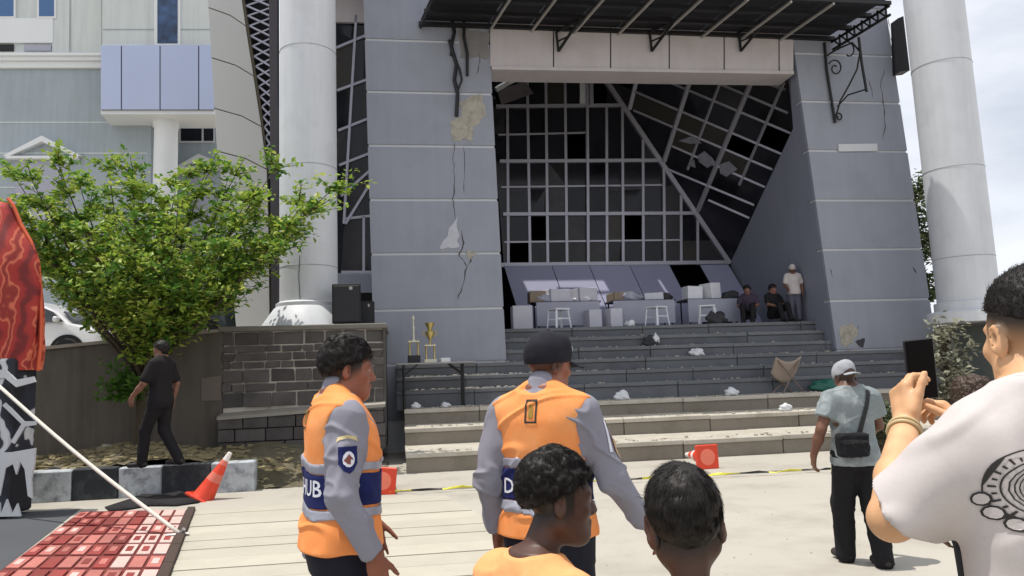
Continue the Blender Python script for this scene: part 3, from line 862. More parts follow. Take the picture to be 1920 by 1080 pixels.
# wrought iron scroll bracket on the right pylon
sb = MB()
def S3(pts, r): sb.tube([cl(FR.at(x, y, t)) for x, y, t in pts], r, 6)
S3([(1546, 80, -.06), (1550, 130, -.06), (1558, 180, -.06), (1566, 230, -.06)], 0.035)
S3([(1610, 70, -.75), (1616, 120, -.75), (1625, 172, -.75)], 0.035)
S3([(1566, 225, -.06), (1575, 190, -.25), (1592, 160, -.5), (1607, 130, -.7), (1612, 100, -.75)], 0.022)
S3([(1570, 200, -.1), (1590, 178, -.4), (1622, 168, -.75)], 0.02)
def scroll(cx, cy, r0, r1, turns, a0, t):
    S3([(cx + (r0 + (r1-r0)*k/22)*math.cos(a0 + turns*6.283*k/22), cy + 1.2*(r0 + (r1-r0)*k/22)*math.sin(a0 + turns*6.283*k/22), t) for k in range(23)], 0.02)
scroll(1566, 128, 14, 3, 1.3, -2.6, -.2)
scroll(1573, 220, 8, 2, 1.2, 2.6, -.08)
scroll(1590, 96, 18, 6, 0.8, -3.0, -.4)
S3([(1549, 105, -.06), (1570, 92, -.3), (1598, 80, -.6), (1612, 96, -.75)], 0.025)
sb.build('scroll_bracket', m_black, cano, smooth=True)
# loose cables and bracket remains on the left pylon
cb = MB()
def C3(pts, r): cb.tube([cl(FR.at(x, y, -.05)) for x, y in pts], r, 6)
C3([(848, 40), (852, 60), (846, 88), (856, 120), (852, 150), (858, 175), (856, 218)], 0.045)
C3([(870, 40), (870, 70), (876, 100), (876, 142)], 0.035)
C3([(846, 85), (853, 110), (862, 130), (866, 150), (858, 170)], 0.025)
C3([(842, 75), (848, 92), (846, 104)], 0.04)
cb.build('hanging_cable', m_black, cano)

# ================================================================== left office building
LB = Frame(200, 28.0, RAD(13))
ob = empty('office_building', LB.o, RAD(13), 'pale blue grey office building with a panelled bay on a round column', 'building')
m_lb = mat('blue grey wall', srgb(164, 174, 180), 0.7, 0.08, 0.6, 0.03, 20, 0.08, streak=0.12, dirt=srgb(146, 154, 156), dscale=0.5, damt=0.5)
m_lbp = mat('pale wall', srgb(206, 211, 208), 0.7, 0.06, 0.6, 0.03, 20, 0.08, streak=0.12)
m_bay = mat('light blue bay panel', srgb(180, 191, 218), 0.5, 0.05, 0.8, rnd=0.03)
m_blue = glass_mat('blue window glass', (0.03, 0.07, 0.16), 0.08, 0.1, 0.6)
m_trim = mat('pale trim', srgb(224, 226, 226), 0.6, 0.05, 1.0)
def quad(x0, y0, x1, y1, t=0.0, th=0.2, name='wall', m=m_lb, par=ob, bev=0.0):
    return MB().slab([LB.at(x0, y0, t), LB.at(x1, y0, t), LB.at(x1, y1, t), LB.at(x0, y1, t)], (0, th, 0)).build(name, m, par, bevel=bev)
quad(-260, 112, 283, 640, 0, 0.5, 'lower_wall', m_lb)
quad(-260, -260, 192, 112, 0.05, 0.5, 'upper_wall', m_lbp)
quad(283, 205, 430, 640, 2.2, 0.3, 'recess_wall', m_lb)
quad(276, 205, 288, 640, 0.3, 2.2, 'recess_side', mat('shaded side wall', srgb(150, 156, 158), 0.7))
for y0, y1, t in ((98, 104, -.30), (104, 113, -.22), (113, 127, -.12)):
    quad(-260, y0, 193, y1, t, 0.5, 'cornice', m_trim, bev=0.02)
for y in (228, 286, 350): quad(-260, y, 276, y + 2.2, -0.015, 0.1, 'wall_groove', m_lbp)
quad(98, -260, 130, 98, -0.02, 0.2, 'pilaster', m_lbp); quad(134, -260, 190, 98, -0.02, 0.2, 'pilaster', m_lbp)
quad(-260, 34, 99, 80, -0.05, 0.2, 'spandrel', m_trim); quad(-40, 83, 25, 95, -0.02, 0.1, 'vent', m_black); quad(45, 84, 96, 95, -0.02, 0.1, 'vent', m_mull)
for x0, x1 in ((-64, -22), (-10, 25), (73, 101)):
    w = quad(x0 - 4, -120, x1 + 4, 34, -0.06, 0.1, 'window', m_trim)
    quad(x0, -116, x1, 30, -0.075, 0.05, 'pane', m_blue, w)
# bay with panels
by = quad(192, -260, 396, 92, -1.1, 1.4, 'upper_bay', m_lbp)
quad(193, 54, 395, 56, -1.115, 0.05, 'bay_groove', m_lb, by); quad(193, -30, 395, -28, -1.115, 0.05, 'bay_groove', m_lb, by)
bw = quad(289, -240, 338, 86, -1.16, 0.1, 'bay_window', m_trim); quad(295, -236, 333, 81, -1.175, 0.05, 'pane', m_blue, bw)
bb = quad(190, 86, 400, 206, -1.35, 1.6, 'bay_box', m_crack)
for x0, x1 in ((189, 226.5), (228.5, 299), (301, 371.5), (373.5, 401)):
    quad(x0, 84, x1, 205, -1.40, 0.08, 'bay_panel', m_bay, bb, 0.01)
quad(189, 206, 402, 214, -1.3, 1.6, 'bay_soffit', m_trim)
c0 = LB.at(312, 225, -0.4); c1 = LB.at(312, 640, -0.4); rr = abs(LB.at(334, 300, -.4).x - LB.at(289, 300, -.4).x)/2
MB().lathe([(rr, c1.z), (rr, c0.z - .4), (rr*1.12, c0.z - .2), (rr*1.15, c0.z + .25)], 28, (c0.x, c0.y, 0)).build('support_column', m_trim, ob, smooth=True)
rwn = quad(336, 238, 402, 267, 2.15, 0.1, 'recess_window', m_trim)
for x0, x1 in ((339, 378), (382, 400)): quad(x0, 241, x1, 264, 2.13, 0.05, 'pane', m_glass, rwn)
def pediment(xa, xb, xm, ytop, ybase, t, th=0.25):
    p = MB().slab([LB.at(xa, ybase, t), LB.at(xm, ytop, t), LB.at(xb, ybase, t), LB.at(xb - 14, ybase, t), LB.at(xm, ytop + 11, t), LB.at(xa + 14, ybase, t)], (0, th, 0)).build('pediment', m_trim, ob)
    quad(xa + 6, ybase, xb - 6, ybase + 5, t, th, 'pediment_sill', m_trim, p)
    quad(xa + 24, ybase + 8, xb - 24, ybase + 120, t + th - .05, 0.1, 'pediment_window', m_mull, p)
pediment(4, 152, 78, 254, 292, -0.25); pediment(330, 425, 372, 288, 312, 1.95)
quad(-420, -270, 420, -255, -0.3, 12, 'roof', m_trim); quad(-420, -270, -400, 640, 0, 12, 'end_wall', m_lb)

# ================================================================== tree
m_leaf = mat('fresh green leaf', srgb(142, 168, 66), 0.5, 0.35, 1.3, 0.2, 9.0, 0.0, spec=0.35, huev=0.05)
def leafy(m):
    nt = m.node_tree; bs = nt.nodes['Principled BSDF']
    tl = nt.nodes.new('ShaderNodeBsdfTranslucent'); mx = nt.nodes.new('ShaderNodeMixShader'); mx.inputs[0].default_value = 0.35
    src = bs.inputs['Base Color'].links[0].from_socket
    nt.links.new(src, tl.inputs['Color']); nt.links.new(bs.outputs[0], mx.inputs[1]); nt.links.new(tl.outputs[0], mx.inputs[2])
    nt.links.new(mx.outputs[0], nt.nodes['Material Output'].inputs['Surface'])
leafy(m_leaf)
m_bark = mat('grey brown bark', srgb(72, 62, 50), 0.9, 0.25, 6.0, 0.2, 40, 0.8, 30, 0.02)
def leaves(pts, rs, size, name, m, parent, per=9, spread=0.16, seed=1):
    """Leaf-sized folded quads spread round a cloud of twig points."""
    g = np.random.default_rng(seed)
    P = np.repeat(np.asarray(pts, float), per, 0)
    n = len(P)
    P = P + g.normal(0, spread, (n, 3)) * np.array([1, 1, 0.55])
    az = g.uniform(0, 2*np.pi, n); el = g.normal(0.15, 0.45, n)
    d = np.stack([np.cos(az)*np.cos(el), np.sin(az)*np.cos(el), np.sin(el)], 1)
    upn = np.stack([g.normal(0, .45, n), g.normal(0, .45, n), np.ones(n)], 1)
    sd = np.cross(d, upn); sd /= np.linalg.norm(sd, axis=1)[:, None]
    nr = np.cross(sd, d)
    L = size * g.uniform(0.6, 1.25, n)[:, None]; W = L * 0.30
    a = P; b = P + d*L*.5 + sd*W + nr*L*.06; c = P + d*L - nr*L*.10; e = P + d*L*.5 - sd*W + nr*L*.06
    V = np.stack([a, b, c, e], 1).reshape(-1, 3)
    F = np.arange(4*n).reshape(n, 4)
    F = np.concatenate([F[:, [0, 1, 2]], F[:, [0, 2, 3]]])
    me = bpy.data.meshes.new(name)
    me.from_pydata(V.tolist(), [], F.tolist())
    return link(name, me, m, parent)
tb = G(262, 846, 0.5)
tree = empty('leafy_tree', tb, 0, 'small spreading tree with layered bright green leaves in the planting bed', 'tree')
tm = MB()
tm.tube([(0, 0, -.25), (0.0, 0, 0), (.02, .02, .7), (.04, 0, 1.3), (.02, 0, 1.75)], [.16, .13, .11, .10, .085], 10)
tips = [(30, 335, .6), (110, 310, -.9), (150, 350, 0), (205, 318, 1.0), (250, 355, -.5), (385, 322, .4), (330, 352, 1.0), (440, 330, .8), (515, 318, -.2), (620, 358, -.6), (585, 395, .1), (540, 425, -.9), (480, 455, .9),
        (60, 420, -.6), (20, 450, .7), (170, 440, -1.3), (250, 450, -1.5), (330, 440, -1.4), (400, 470, -1.2), (300, 400, 1.4), (200, 400, 1.5), (420, 400, 0.0), (310, 380, -.3), (370, 560, -.9), (-20, 380, 0), (460, 380, -.6), (250, 330, .3), (300, 520, -1.5), (200, 530, -1.4), (60, 340, -.3), (250, 585, -.8), (340, 600, .6), (70, 480, 1.0), (230, 500, 1.2), (300, 580, -1.2), (450, 480, -.3), (480, 420, .3), (380, 500, 1.2), (120, 430, .9), (20, 400, -.8), (90, 380, .5), (560, 385, -.3), (350, 330, .6)]
twig = []
top = Vector((.02, 0, 1.75))
for px, py, dy in tips:
    e = D(px, py, tb.y + dy) - tb
    st = Vector((.03, 0, rng.uniform(1.15, 1.85)))
    mid = lerp(st, e, 0.45) + Vector((rng.uniform(-.1, .1), rng.uniform(-.1, .1), -0.10 + rng.uniform(-.05, .1)))
    pts = []
    for k in range(9):
        u = k/8
        pts.append(st*(1-u)**2 + mid*2*u*(1-u) + e*u*u)
    tm.tube(pts, [.045*(1-.88*k/8) for k in range(9)], 6)
    for k in range(3, 9):
        for side_ in range(5 if k > 3 else 3):
            L = rng.uniform(.18, .55) * (1.15 - .55*abs(k/8 - .7))
            d = (pts[k] - pts[k-1]).normalized()
            o = Vector((rng.uniform(-1, 1), rng.uniform(-1, 1), rng.uniform(-.35, .3)))
            q = pts[k] + (d*.55 + o.normalized()*.9)*L
            tm.tube([pts[k], lerp(pts[k], q, .5) + Vector((0, 0, .02)), q], [.010, .007, .004], 4)
            for j in range(6): twig.append(tuple(lerp(pts[k], q, .15 + .17*j) + Vector((0, 0, 0.02))))
        if k > 2: twig.append(tuple(pts[k]))
tm.build('trunk', m_bark, tree, smooth='all')
m_leaf_y = mat('yellow green leaf', srgb(178, 188, 88), 0.5, 0.3, 1.3, 0.2, 9.0, 0.0, huev=0.05); leafy(m_leaf_y)
m_leaf_g = mat('deep green leaf', srgb(88, 128, 52), 0.5, 0.35, 1.3, 0.2, 9.0, 0.0, huev=0.05); leafy(m_leaf_g)
# low dark side shoot
low = []
for k in range(14):
    e = D(175 + k*6 + rng.uniform(-8, 8), 690 + rng.uniform(-20, 60), tb.y - .25) - tb
    tm2 = None
    for j in range(8): low.append(tuple(lerp(Vector((.0, 0, .95)), e, .25 + .095*j)))

rng.shuffle(twig); n3 = len(twig)
leaves(twig[:int(n3*.55)], None, 0.12, 'crown', m_leaf, tree, 4, 0.06, 3)
leaves(twig[int(n3*.55):int(n3*.75)], None, 0.11, 'crown_young_leaves', m_leaf_y, tree, 4, 0.07, 4)
leaves(twig[int(n3*.75):] + low, None, 0.135, 'crown_old_leaves', m_leaf_g, tree, 5, 0.05, 6)
# slender tree seen in the gap between pylon and column, and far shrubs at the horizon
def bush(base, h, w, n, name, label, cat, seed, leafm=m_leaf, size=0.14, trunk=True, group=None):
    t = empty(name, base, 0, label, cat, group)
    r = random.Random(seed); b = MB(); tw = []
    b.tube([(0, 0, -.1), (0.02, 0, h*.4), (-.03, .02, h*.9)], [w*.05 + .03, w*.035 + .02, .01], 7)
    for i in range(n):
        z = h*r.uniform(.25, .97); a = r.uniform(0, 6.28); rad = w*.5*r.uniform(.35, 1)*(1.1 - .6*abs(z/h - .55))
        e = Vector((math.cos(a)*rad, math.sin(a)*rad, z + r.uniform(-.1, .2)*h*.2)); s_ = Vector((0, 0, z*.8))
        b.tube([s_, e], [.02, .006], 4)
        for j in range(6): tw.append(tuple(lerp(s_, e, .4 + .12*j)))
    b.build('trunk', m_bark, t)
    leaves(tw, None, size, 'crown', leafm, t, 8, w*.05 + .04, seed)
    return t
m_leafd = mat('dark olive leaf', srgb(84, 96, 62), 0.6, 0.35, 1.5, 0.2, 9.0, 0.0, huev=0.04); leafy(m_leafd)
p = D(1738, 660, 24.0); bush((p.x, p.y, 2.0), D(1735, 325, 24.0).z - 2.0, 1.5, 46, 'slender_tree', 'slender dark tree between the grey pylon and the thick white column', 'tree', 11, m_leafd, 0.2)
for i, (px, h, d) in enumerate(((1886, 6.2, 60), (1926, 7.2, 62))):
    p = D(px, 660, d); bush((p.x, p.y, 0), h, 6.5, 60, 'far_tree', ('lower dark green tree on the horizon right beside the thick white column', 'taller dark green tree on the horizon behind the filming man')[i], 'tree', 20 + i, m_leafd, 0.5, group='trees on the far horizon')

# right hand stone base below the column, with rubble and plants
rb = empty('stone_base', FR.world(12.6, -1.4, 0), ANG, 'grey green stone base under the thick white column', 'wall')
MB().box(-1.6, 2.6, -1.0, 2.6, 0, cR.z - 0.30).build('base_block', mat('grey green stone', srgb(96, 102, 98), 0.85, 0.25, 2.0, 0.15, 20, 0.5, 30, 0.01), rb)
MB().box(-1.65, 2.65, -1.05, 2.65, cR.z - 0.30, cR.z - 0.24, 0.015).build('cap_slab', mat('pale cap slab', (0.2, 0.2, 0.2)), rb)
p = D(1775, 690, 13.4); bush((p.x, p.y, 0.35), D(1775, 600, 13.4).z - .35, 1.0, 26, 'dry_shrub', 'dry tangled shrub at the corner below the thick white column', 'shrub', 31, mat('dusty leaf', srgb(128, 128, 110), 0.8, 0.35, 3), 0.12)
p = D(1648, 800, 12.6); bush((p.x, p.y, 0.0), 0.95, 0.9, 26, 'green_shrub', 'low green shrub by the lower stairs', 'shrub', 33, m_leafd, 0.09)
# ================================================================== loudspeakers on the wall
m_spk = mat('black speaker cabinet', srgb(20, 20, 24), 0.6, 0.2, 6.0, 0.1, 60, 0.3, 120, 0.002)
m_grl = mat('speaker grille', srgb(30, 31, 36), 0.5, 0.2, 8.0, 0.3, 160, 0.6, 260, 0.004)
def speaker(loc, rz, w, h, d, label):
    o = empty('loudspeaker', loc, rz, label, 'loudspeaker', 'loudspeakers on the stone wall')
    MB().slab([(-w/2, -d/2, 0.02), (w/2, -d/2, 0.02), (w/2*.82, d/2, 0.02), (-w/2*.82, d/2, 0.02)], (0, 0, h - .02)).build('cabinet', m_spk, o, bevel=0.02)
    MB().box(-w/2 + .03, w/2 - .03, -d/2 - .012, -d/2 + .01, 0.05, h - .04, 0.01).build('grille', m_grl, o)
    MB().box(w/2*.2, w/2*.42, -d/2 - .016, -d/2 - .008, h - .12, h - .06).build('badge', m_purl, o)
    MB().box(-w/2 + .05, -w/2 + .1, -d/2, d/2*.8, 0, 0.022).build('foot', m_black, o); MB().box(w/2 - .1, w/2 - .05, -d/2, d/2*.8, 0, 0.022).build('foot', m_black, o)
    return o
q = FR.at(651, 604, -1.75)
sp = FR.world(q.x, -1.72, ZP); speaker(sp, ANG, 0.56, 0.80, 0.42, 'large black loudspeaker with a pale badge beside the white column foot')
q = FR.at(686, 604, -1.0); sp = FR.world(q.x + .02, -1.05, ZP); speaker(sp, ANG, 0.34, 0.52, 0.34, 'small black loudspeaker tucked behind the larger one')

# ================================================================== table with two trophies on the stairs
TZ = zl[2]
tp = FR.at(818, 755, -1.08)
tbl = empty('folding_table', FR.world(tp.x, -1.08, TZ), ANG, 'narrow folding table with dark legs standing on the stairs', 'table')
w_, h_ = 1.62, 0.93
MB().box(-w_/2, w_/2, -0.28, 0.28, h_ - .03, h_, 0.008).build('table_top', mat('grey table top', srgb(150, 148, 146), 0.5, 0.1, 3), tbl)
for sx in (-1, 1):
    for y in (-.24, .24):
        b = MB(); b.tube([(sx*(.66 if sx < 0 else .56), y, h_ - .04), (sx*(.66 if sx < 0 else .56), y, 0)], .026 if sx < 0 else .02, 8); b.build('leg', m_black, tbl)
    xx = sx*(.66 if sx < 0 else .56)
    for y in (-.24, .24): MB().tube([(xx, y, h_ - .25), (xx - sx*.28, y, h_ - .04)], .016, 6).build('brace', m_black, tbl)
    MB().tube([(xx, -.24, .35), (xx, .24, .35)], .014, 6).build('cross_bar', m_black, tbl)
m_gold = mat('gilt trophy metal', srgb(186, 168, 112), 0.35, 0.15, 8, metal=0.75)
m_tw = mat('pale trophy plastic', srgb(200, 196, 176), 0.4, 0.1, 8)
def trophy(dx, kind, label):
    o = empty('trophy', FR.world(tp.x + dx, -1.08, TZ + h_), ANG, label, 'trophy', 'trophies on the folding table')
    MB().box(-.13, .13, -.1, .1, 0, .07 if kind else .16, .008).build('plinth', m_black if not kind else m_tw, o)
    z0 = .07 if kind else .16
    for x in (-.085, .085):
        MB().lathe([(.022, z0), (.026, z0 + .02), (.018, z0 + .04), (.018, z0 + .26), (.028, z0 + .28), (.01, z0 + .33)], 12, (x, 0, 0)).build('pillar', m_gold, o, smooth=True)
    MB().box(-.12, .12, -.09, .09, z0 + .27, z0 + .30, .006).build('upper_plate', m_tw, o)
    if kind:
        MB().lathe([(.05, z0 + .30), (.02, z0 + .34), (.025, z0 + .40), (.05, z0 + .44), (.085, z0 + .50), (.10, z0 + .58), (.04, z0 + .60), (.05, z0 + .64), (.09, z0 + .72), (.11, z0 + .76)], 20).build('cup', m_gold, o, smooth=True)
        for sx in (-1, 1): MB().tube([(sx*.08, 0, z0 + .48), (sx*.14, 0, z0 + .52), (sx*.14, 0, z0 + .58), (sx*.09, 0, z0 + .60)], .010, 6).build('handle', m_gold, o)
    else:
        MB().lathe([(.05, z0 + .30), (.02, z0 + .34), (.018, z0 + .55), (.028, z0 + .58), (.014, z0 + .62), (.014, z0 + .74), (.03, z0 + .77), (.004, z0 + .84)], 16).build('spire', m_tw, o, smooth=True)
trophy(-.44, 0, 'tall thin trophy with a spire on a black plinth on the folding table')
trophy(-.10, 1, 'gilt trophy with a flared cup on the folding table')
wb = MB().box(-.10, .10, -.08, .08, 0, .09, .008).build('white_box', mat('white card', srgb(216, 216, 214), 0.7)); wb.location = FR.world(tp.x + .20, -1.08, TZ + h_); wb.rotation_euler = (0, 0, ANG + .2)
tag(wb, 'small white box lying beside the trophies on the folding table', 'box')

# ================================================================== traffic cones
m_or = mat('orange cone plastic', srgb(214, 66, 40), 0.45, 0.15, 5, 0.05, 30, 0.1, dirt=srgb(150, 60, 46), dscale=4, damt=0.5)
m_rf = mat('reflective white band', srgb(220, 214, 210), 0.4, 0.15, 8)
def cone(loc, M3, label, h=0.72, hw=0.19, band=None):
    band = band or m_rf
    o = empty('traffic_cone', loc, 0, label, 'traffic cone', 'orange traffic cones')
    o.rotation_euler = M3.to_euler()
    MB().box(-hw, hw, -hw, hw, 0, .045, .012).build('foot_plate', m_or, o)
    MB().lathe([(hw*.66, -.004), (hw*.66, .002)], 24).build('foot_hollow', mat('pale cone inside', srgb(226, 120, 96), .6, .15, 6), o)
    MB().lathe([(hw*.80, .04), (hw*.72, .07), (.105, .30), (.105, .302)], 24).build('cone_body', m_or, o, smooth=True)
    MB().lathe([(.106, .30), (.083, .42)], 24).build('reflective_band', band, o, smooth=True)
    MB().lathe([(.083, .42), (.058, .55)], 24).build('cone_body', m_or, o, smooth=True)
    MB().lathe([(.059, .55), (.045, .62)], 24).build('reflective_band', band, o, smooth=True)
    MB().lathe([(.045, .62), (.030, h), (.024, h + .005)], 24).build('cone_tip', m_rf, o, smooth=True)
    return o
p = G(378, 938); cone((p.x, p.y, 0.0), Matrix.Rotation(RAD(30), 3, 'Y') @ Matrix.Rotation(RAD(-6), 3, 'X'), 'tilted orange traffic cone with white tip leaning at the kerb end', 0.74, 0.20, mat('faded pink band', srgb(206, 110, 92), .5, .2, 6))
p = G(716, 929, 0.0); cone((p.x, p.y + .05, 0.19), Matrix.Rotation(RAD(-90), 3, 'X') @ Matrix.Rotation(RAD(6), 3, 'Z'), 'orange traffic cone lying on its side with square foot showing behind the bareheaded officer')
p = G(1330, 884, 0.0); cone((p.x, p.y + .05, 0.215), Matrix.Rotation(RAD(14), 3, 'Z') @ Matrix.Rotation(RAD(-92), 3, 'X'), 'orange traffic cone lying on its side at the foot of the stairs', hw=0.19)

# ================================================================== barrier tape on the pavement edge
m_tape = bpy.data.materials.new('yellow black tape'); m_tape.use_nodes = True
nt = m_tape.node_tree; bs = nt.nodes['Principled BSDF']; tc = nt.nodes.new('ShaderNodeTexCoord'); sx = nt.nodes.new('ShaderNodeSeparateXYZ'); nt.links.new(tc.outputs['Object'], sx.inputs[0])
wv = nt.nodes.new('ShaderNodeMath'); wv.operation = 'MULTIPLY'; wv.inputs[1].default_value = 1.05; nt.links.new(sx.outputs['X'], wv.inputs[0])
fr_ = nt.nodes.new('ShaderNodeMath'); fr_.operation = 'FRACT'; nt.links.new(wv.outputs[0], fr_.inputs[0])
gt = nt.nodes.new('ShaderNodeMath'); gt.operation = 'GREATER_THAN'; gt.inputs[1].default_value = 0.55; nt.links.new(fr_.outputs[0], gt.inputs[0])
mx = nt.nodes.new('ShaderNodeMix'); mx.data_type = 'RGBA'; mx.inputs[6].default_value = (*srgb(214, 206, 70), 1); mx.inputs[7].default_value = (*srgb(24, 24, 22), 1)
nt.links.new(gt.outputs[0], mx.inputs[0]); nt.links.new(mx.outputs[2], bs.inputs['Base Color']); bs.inputs['Roughness'].default_value = 0.4
t0, t1 = G(700, 924, .04), G(1560, 880, .04)
tp_ = MB(); n = 60; vs = []; fs = []
for i in range(n + 1):
    c = lerp(t0, t1, i/n) + Vector((0, .04*math.sin(i*.7) + .03*math.sin(i*1.9), 0.0))
    up_ = 0.024 + .012*math.sin(i*1.3)
    vs += [c - t0 + Vector((0, 0, 0)), c - t0 + Vector((0, .03*math.sin(i*.9), up_))]
for i in range(n): fs.append((2*i, 2*i+2, 2*i+3, 2*i+1))
ta = tp_.add(vs, fs).build('barrier_tape', m_tape); ta.location = t0
ta.modifiers.new('thick', 'SOLIDIFY').thickness = 0.004
tag(ta, 'yellow and black barrier tape lying along the pavement edge below the stairs', 'tape')

# ================================================================== parade float at the left edge
def pat_mat(name, cols, scale, dist, kind='BANDS', rough=.7):
    m = bpy.data.materials.new(name); m.use_nodes = True; nt = m.node_tree; bs = nt.nodes['Principled BSDF']
    tc = nt.nodes.new('ShaderNodeTexCoord'); w = nt.nodes.new('ShaderNodeTexWave'); w.inputs['Scale'].default_value = scale; w.inputs['Distortion'].default_value = dist; w.inputs['Detail'].default_value = 3; w.inputs['Detail Scale'].default_value = 1.6
    nt.links.new(tc.outputs['Object'], w.inputs['Vector']); r = nt.nodes.new('ShaderNodeValToRGB'); r.color_ramp.interpolation = 'EASE'
    nt.links.new(w.outputs['Fac'], r.inputs['Fac']); els = r.color_ramp.elements
    while len(els) < len(cols): els.new(0.5)
    for e, (pos, c) in zip(els, cols): e.position = pos; e.color = (*c, 1)
    nt.links.new(r.outputs['Color'], bs.inputs['Base Color']); bs.inputs['Roughness'].default_value = rough
    return m
m_red = pat_mat('red swirl print cloth', [(0, srgb(110, 26, 24)), (.35, srgb(156, 40, 34)), (.74, srgb(160, 44, 36)), (.88, srgb(204, 106, 76)), (1, srgb(140, 40, 34))], 1.1, 6)
m_graf = pat_mat('black and white painted board', [(0, srgb(26, 28, 36)), (.78, srgb(40, 44, 56)), (.86, srgb(186, 188, 190)), (1, srgb(200, 202, 204))], 0.9, 7)
fp = G(20, 972); FD = fp.y
flo = empty('parade_float', (fp.x, FD, 0), 0, 'parade float of red swirl cloth above black and white painted boards', 'float')
def fl(px, py, dy=0): return D(px, py, FD + dy) - Vector((fp.x, FD, 0))
# draped cloth with folds
prof = [(372, 14), (385, 24), (420, 38), (455, 58), (490, 70), (540, 75), (600, 76), (650, 75), (695, 70)]
vs = []; fs = []; nu = 48
for j in range(28):
    y = 372 + (695 - 372)*j/27
    xr = float(np.interp(y, [a for a, _ in prof], [b for _, b in prof]))
    zc = fl(0, y).z; hw = fl(xr, y, .25).x
    cx = -0.75
    for i in range(nu):
        a = 2*math.pi*i/nu
        r = (hw - cx); fold = 1 + (.05*math.sin(a*9 + j*.25) + .03*math.sin(a*17 + 1.3*j*.2))*min(1, j/6)
        vs.append((cx + r*math.cos(a)*fold, .25 + min(r, .8)*.45*math.sin(a)*fold, zc))
for j in range(27):
    for i in range(nu):
        i2 = (i+1) % nu; fs.append((j*nu + i, j*nu + i2, (j+1)*nu + i2, (j+1)*nu + i))
fs.append(tuple(range(nu)))
MB().add(vs, fs).build('red_cloth', m_red, flo, smooth='all')
za = fl(0, 690).z; xr = fl(66, 900, .45).x
bx_ = MB().box(-2.2, xr - .02, -.05, .45, 0.04, za + .12, .03).build('painted_board', m_graf, flo)
m_fw = mat('white brush paint', srgb(196, 198, 200), 0.7, 0.15, 6); m_fb = mat('navy brush paint', srgb(34, 40, 58), 0.7, 0.2, 6)
def flame(pts, m, name, d=-.07):
    MB().slab([fl(x, y, d) for x, y in pts], (0, .03, 0)).build(name, m, bx_)
flame([(-40, 850), (20, 848), (66, 840), (64, 870), (58, 900), (60, 935), (52, 930), (46, 880), (38, 866), (30, 890), (24, 870), (10, 878), (0, 930), (-8, 880), (-40, 890)], m_fw, 'white_flame')
flame([(-40, 970), (-30, 940), (-20, 962), (-8, 930), (2, 962), (12, 936), (22, 964), (32, 944), (38, 968)], m_fw, 'white_flame')
flame([(-40, 700), (10, 692), (30, 712), (62, 706), (66, 716), (30, 726), (8, 708), (-40, 716)], m_fw, 'white_stroke')
flame([(4, 760), (10, 755), (44, 790), (66, 790), (66, 797), (46, 800), (26, 832), (20, 828), (40, 795)], m_fw, 'white_stroke')
for x in (-1.8, -.5, xr - .2): MB().box(x - .08, x + .08, .1, .3, 0, .06).build('foot', m_black, flo)
# rim piping of the cloth
MB().tube([fl(x + 1, y, .25) for y, x in prof], .025, 6).build('cloth_rim', mat('orange rim', srgb(206, 96, 62), 0.7), flo)
# rope stay from the float to the ground
ra, rb_ = fl(-4, 722, -.1) + Vector((fp.x, FD, 0)), G(342, 1004, 0.02)
ro = MB().tube([lerp(ra, rb_, k/14) + Vector((0, 0, -.05*math.sin(math.pi*k/14))) for k in range(15)], .022, 8).build('guy_rope', mat('white rope', srgb(206, 200, 190), 0.8, 0.15, 20, 0.2, 90, 0.6, 160, 0.004), smooth='all')
tag(ro, 'white guy rope stretched from the parade float down to the red paving', 'rope')
pg = MB().tube([rb_ + Vector((-.05, .02, 0)), rb_ + Vector((.02, -.01, .07))], .02, 6); pg.tube([rb_ + Vector((-.16, -.03, .01)), rb_ + Vector((.06, .03, .01))], .018, 6)
tag(pg.build('rope_peg', m_purl), 'short pale peg holding the guy rope at the paving edge', 'peg')

# tyre against the kerb, black cloth on the ground
p = G(98, 936)
ty = empty('old_tyre', (p.x, p.y - .02, 0.235), 0, 'old black tyre propped on edge against the painted kerb', 'tyre'); ty.rotation_euler = (RAD(82), 0, RAD(6))
def torus(R, r, n=32, m=12, sq=1.0):
    vs = []; fs = []
    for i in range(n):
        a = 2*math.pi*i/n
        for j in range(m):
            b = 2*math.pi*j/m; rr = R + r*math.cos(b)
            vs.append((rr*math.cos(a), rr*math.sin(a), r*sq*math.sin(b)))
    for i in range(n):
        for j in range(m):
            fs.append((i*m + j, ((i+1) % n)*m + j, ((i+1) % n)*m + (j+1) % m, i*m + (j+1) % m))
    return vs, fs
m_tyre = mat('tyre rubber', srgb(26, 26, 27), 0.85, 0.2, 8, 0.1, 60, 0.4)
MB().add(*torus(.165, .07)).build('tyre_carcass', m_tyre, ty, smooth='all')
MB().lathe([(.10, -.03), (.11, -.02), (.11, .02), (.10, .03)], 20).build('hub_plate', m_black, ty)
q = [G(x, y) for x, y in ((196, 953), (232, 945), (262, 933), (300, 930), (350, 926), (384, 936), (372, 944), (330, 950), (280, 950), (240, 957), (205, 960))]
cen = sum((Vector(p) for p in q), Vector())/len(q)
vs = []; fs = []
for r in range(5):
    for p in q:
        k = 1 - r*.22; v = lerp(cen, Vector(p), k); vs.append((v.x, v.y, .02 + (.05*(r > 0))*(.5 + .5*math.sin(v.x*9 + v.y*13)) + .006*r))
n = len(q)
for r in range(4):
    for i in range(n): fs.append((r*n + i, r*n + (i+1) % n, (r+1)*n + (i+1) % n, (r+1)*n + i))
fs.append(tuple(4*n + i for i in range(n)))
bc = MB().add(vs, fs).build('black_cloth', mat('black cloth', srgb(26, 24, 26), 0.9, 0.2, 6), smooth='all'); bc.modifiers.new('t', 'SOLIDIFY').thickness = .015
tag(bc, 'crumpled black cloth spread on the ground by the tilted cone', 'cloth')

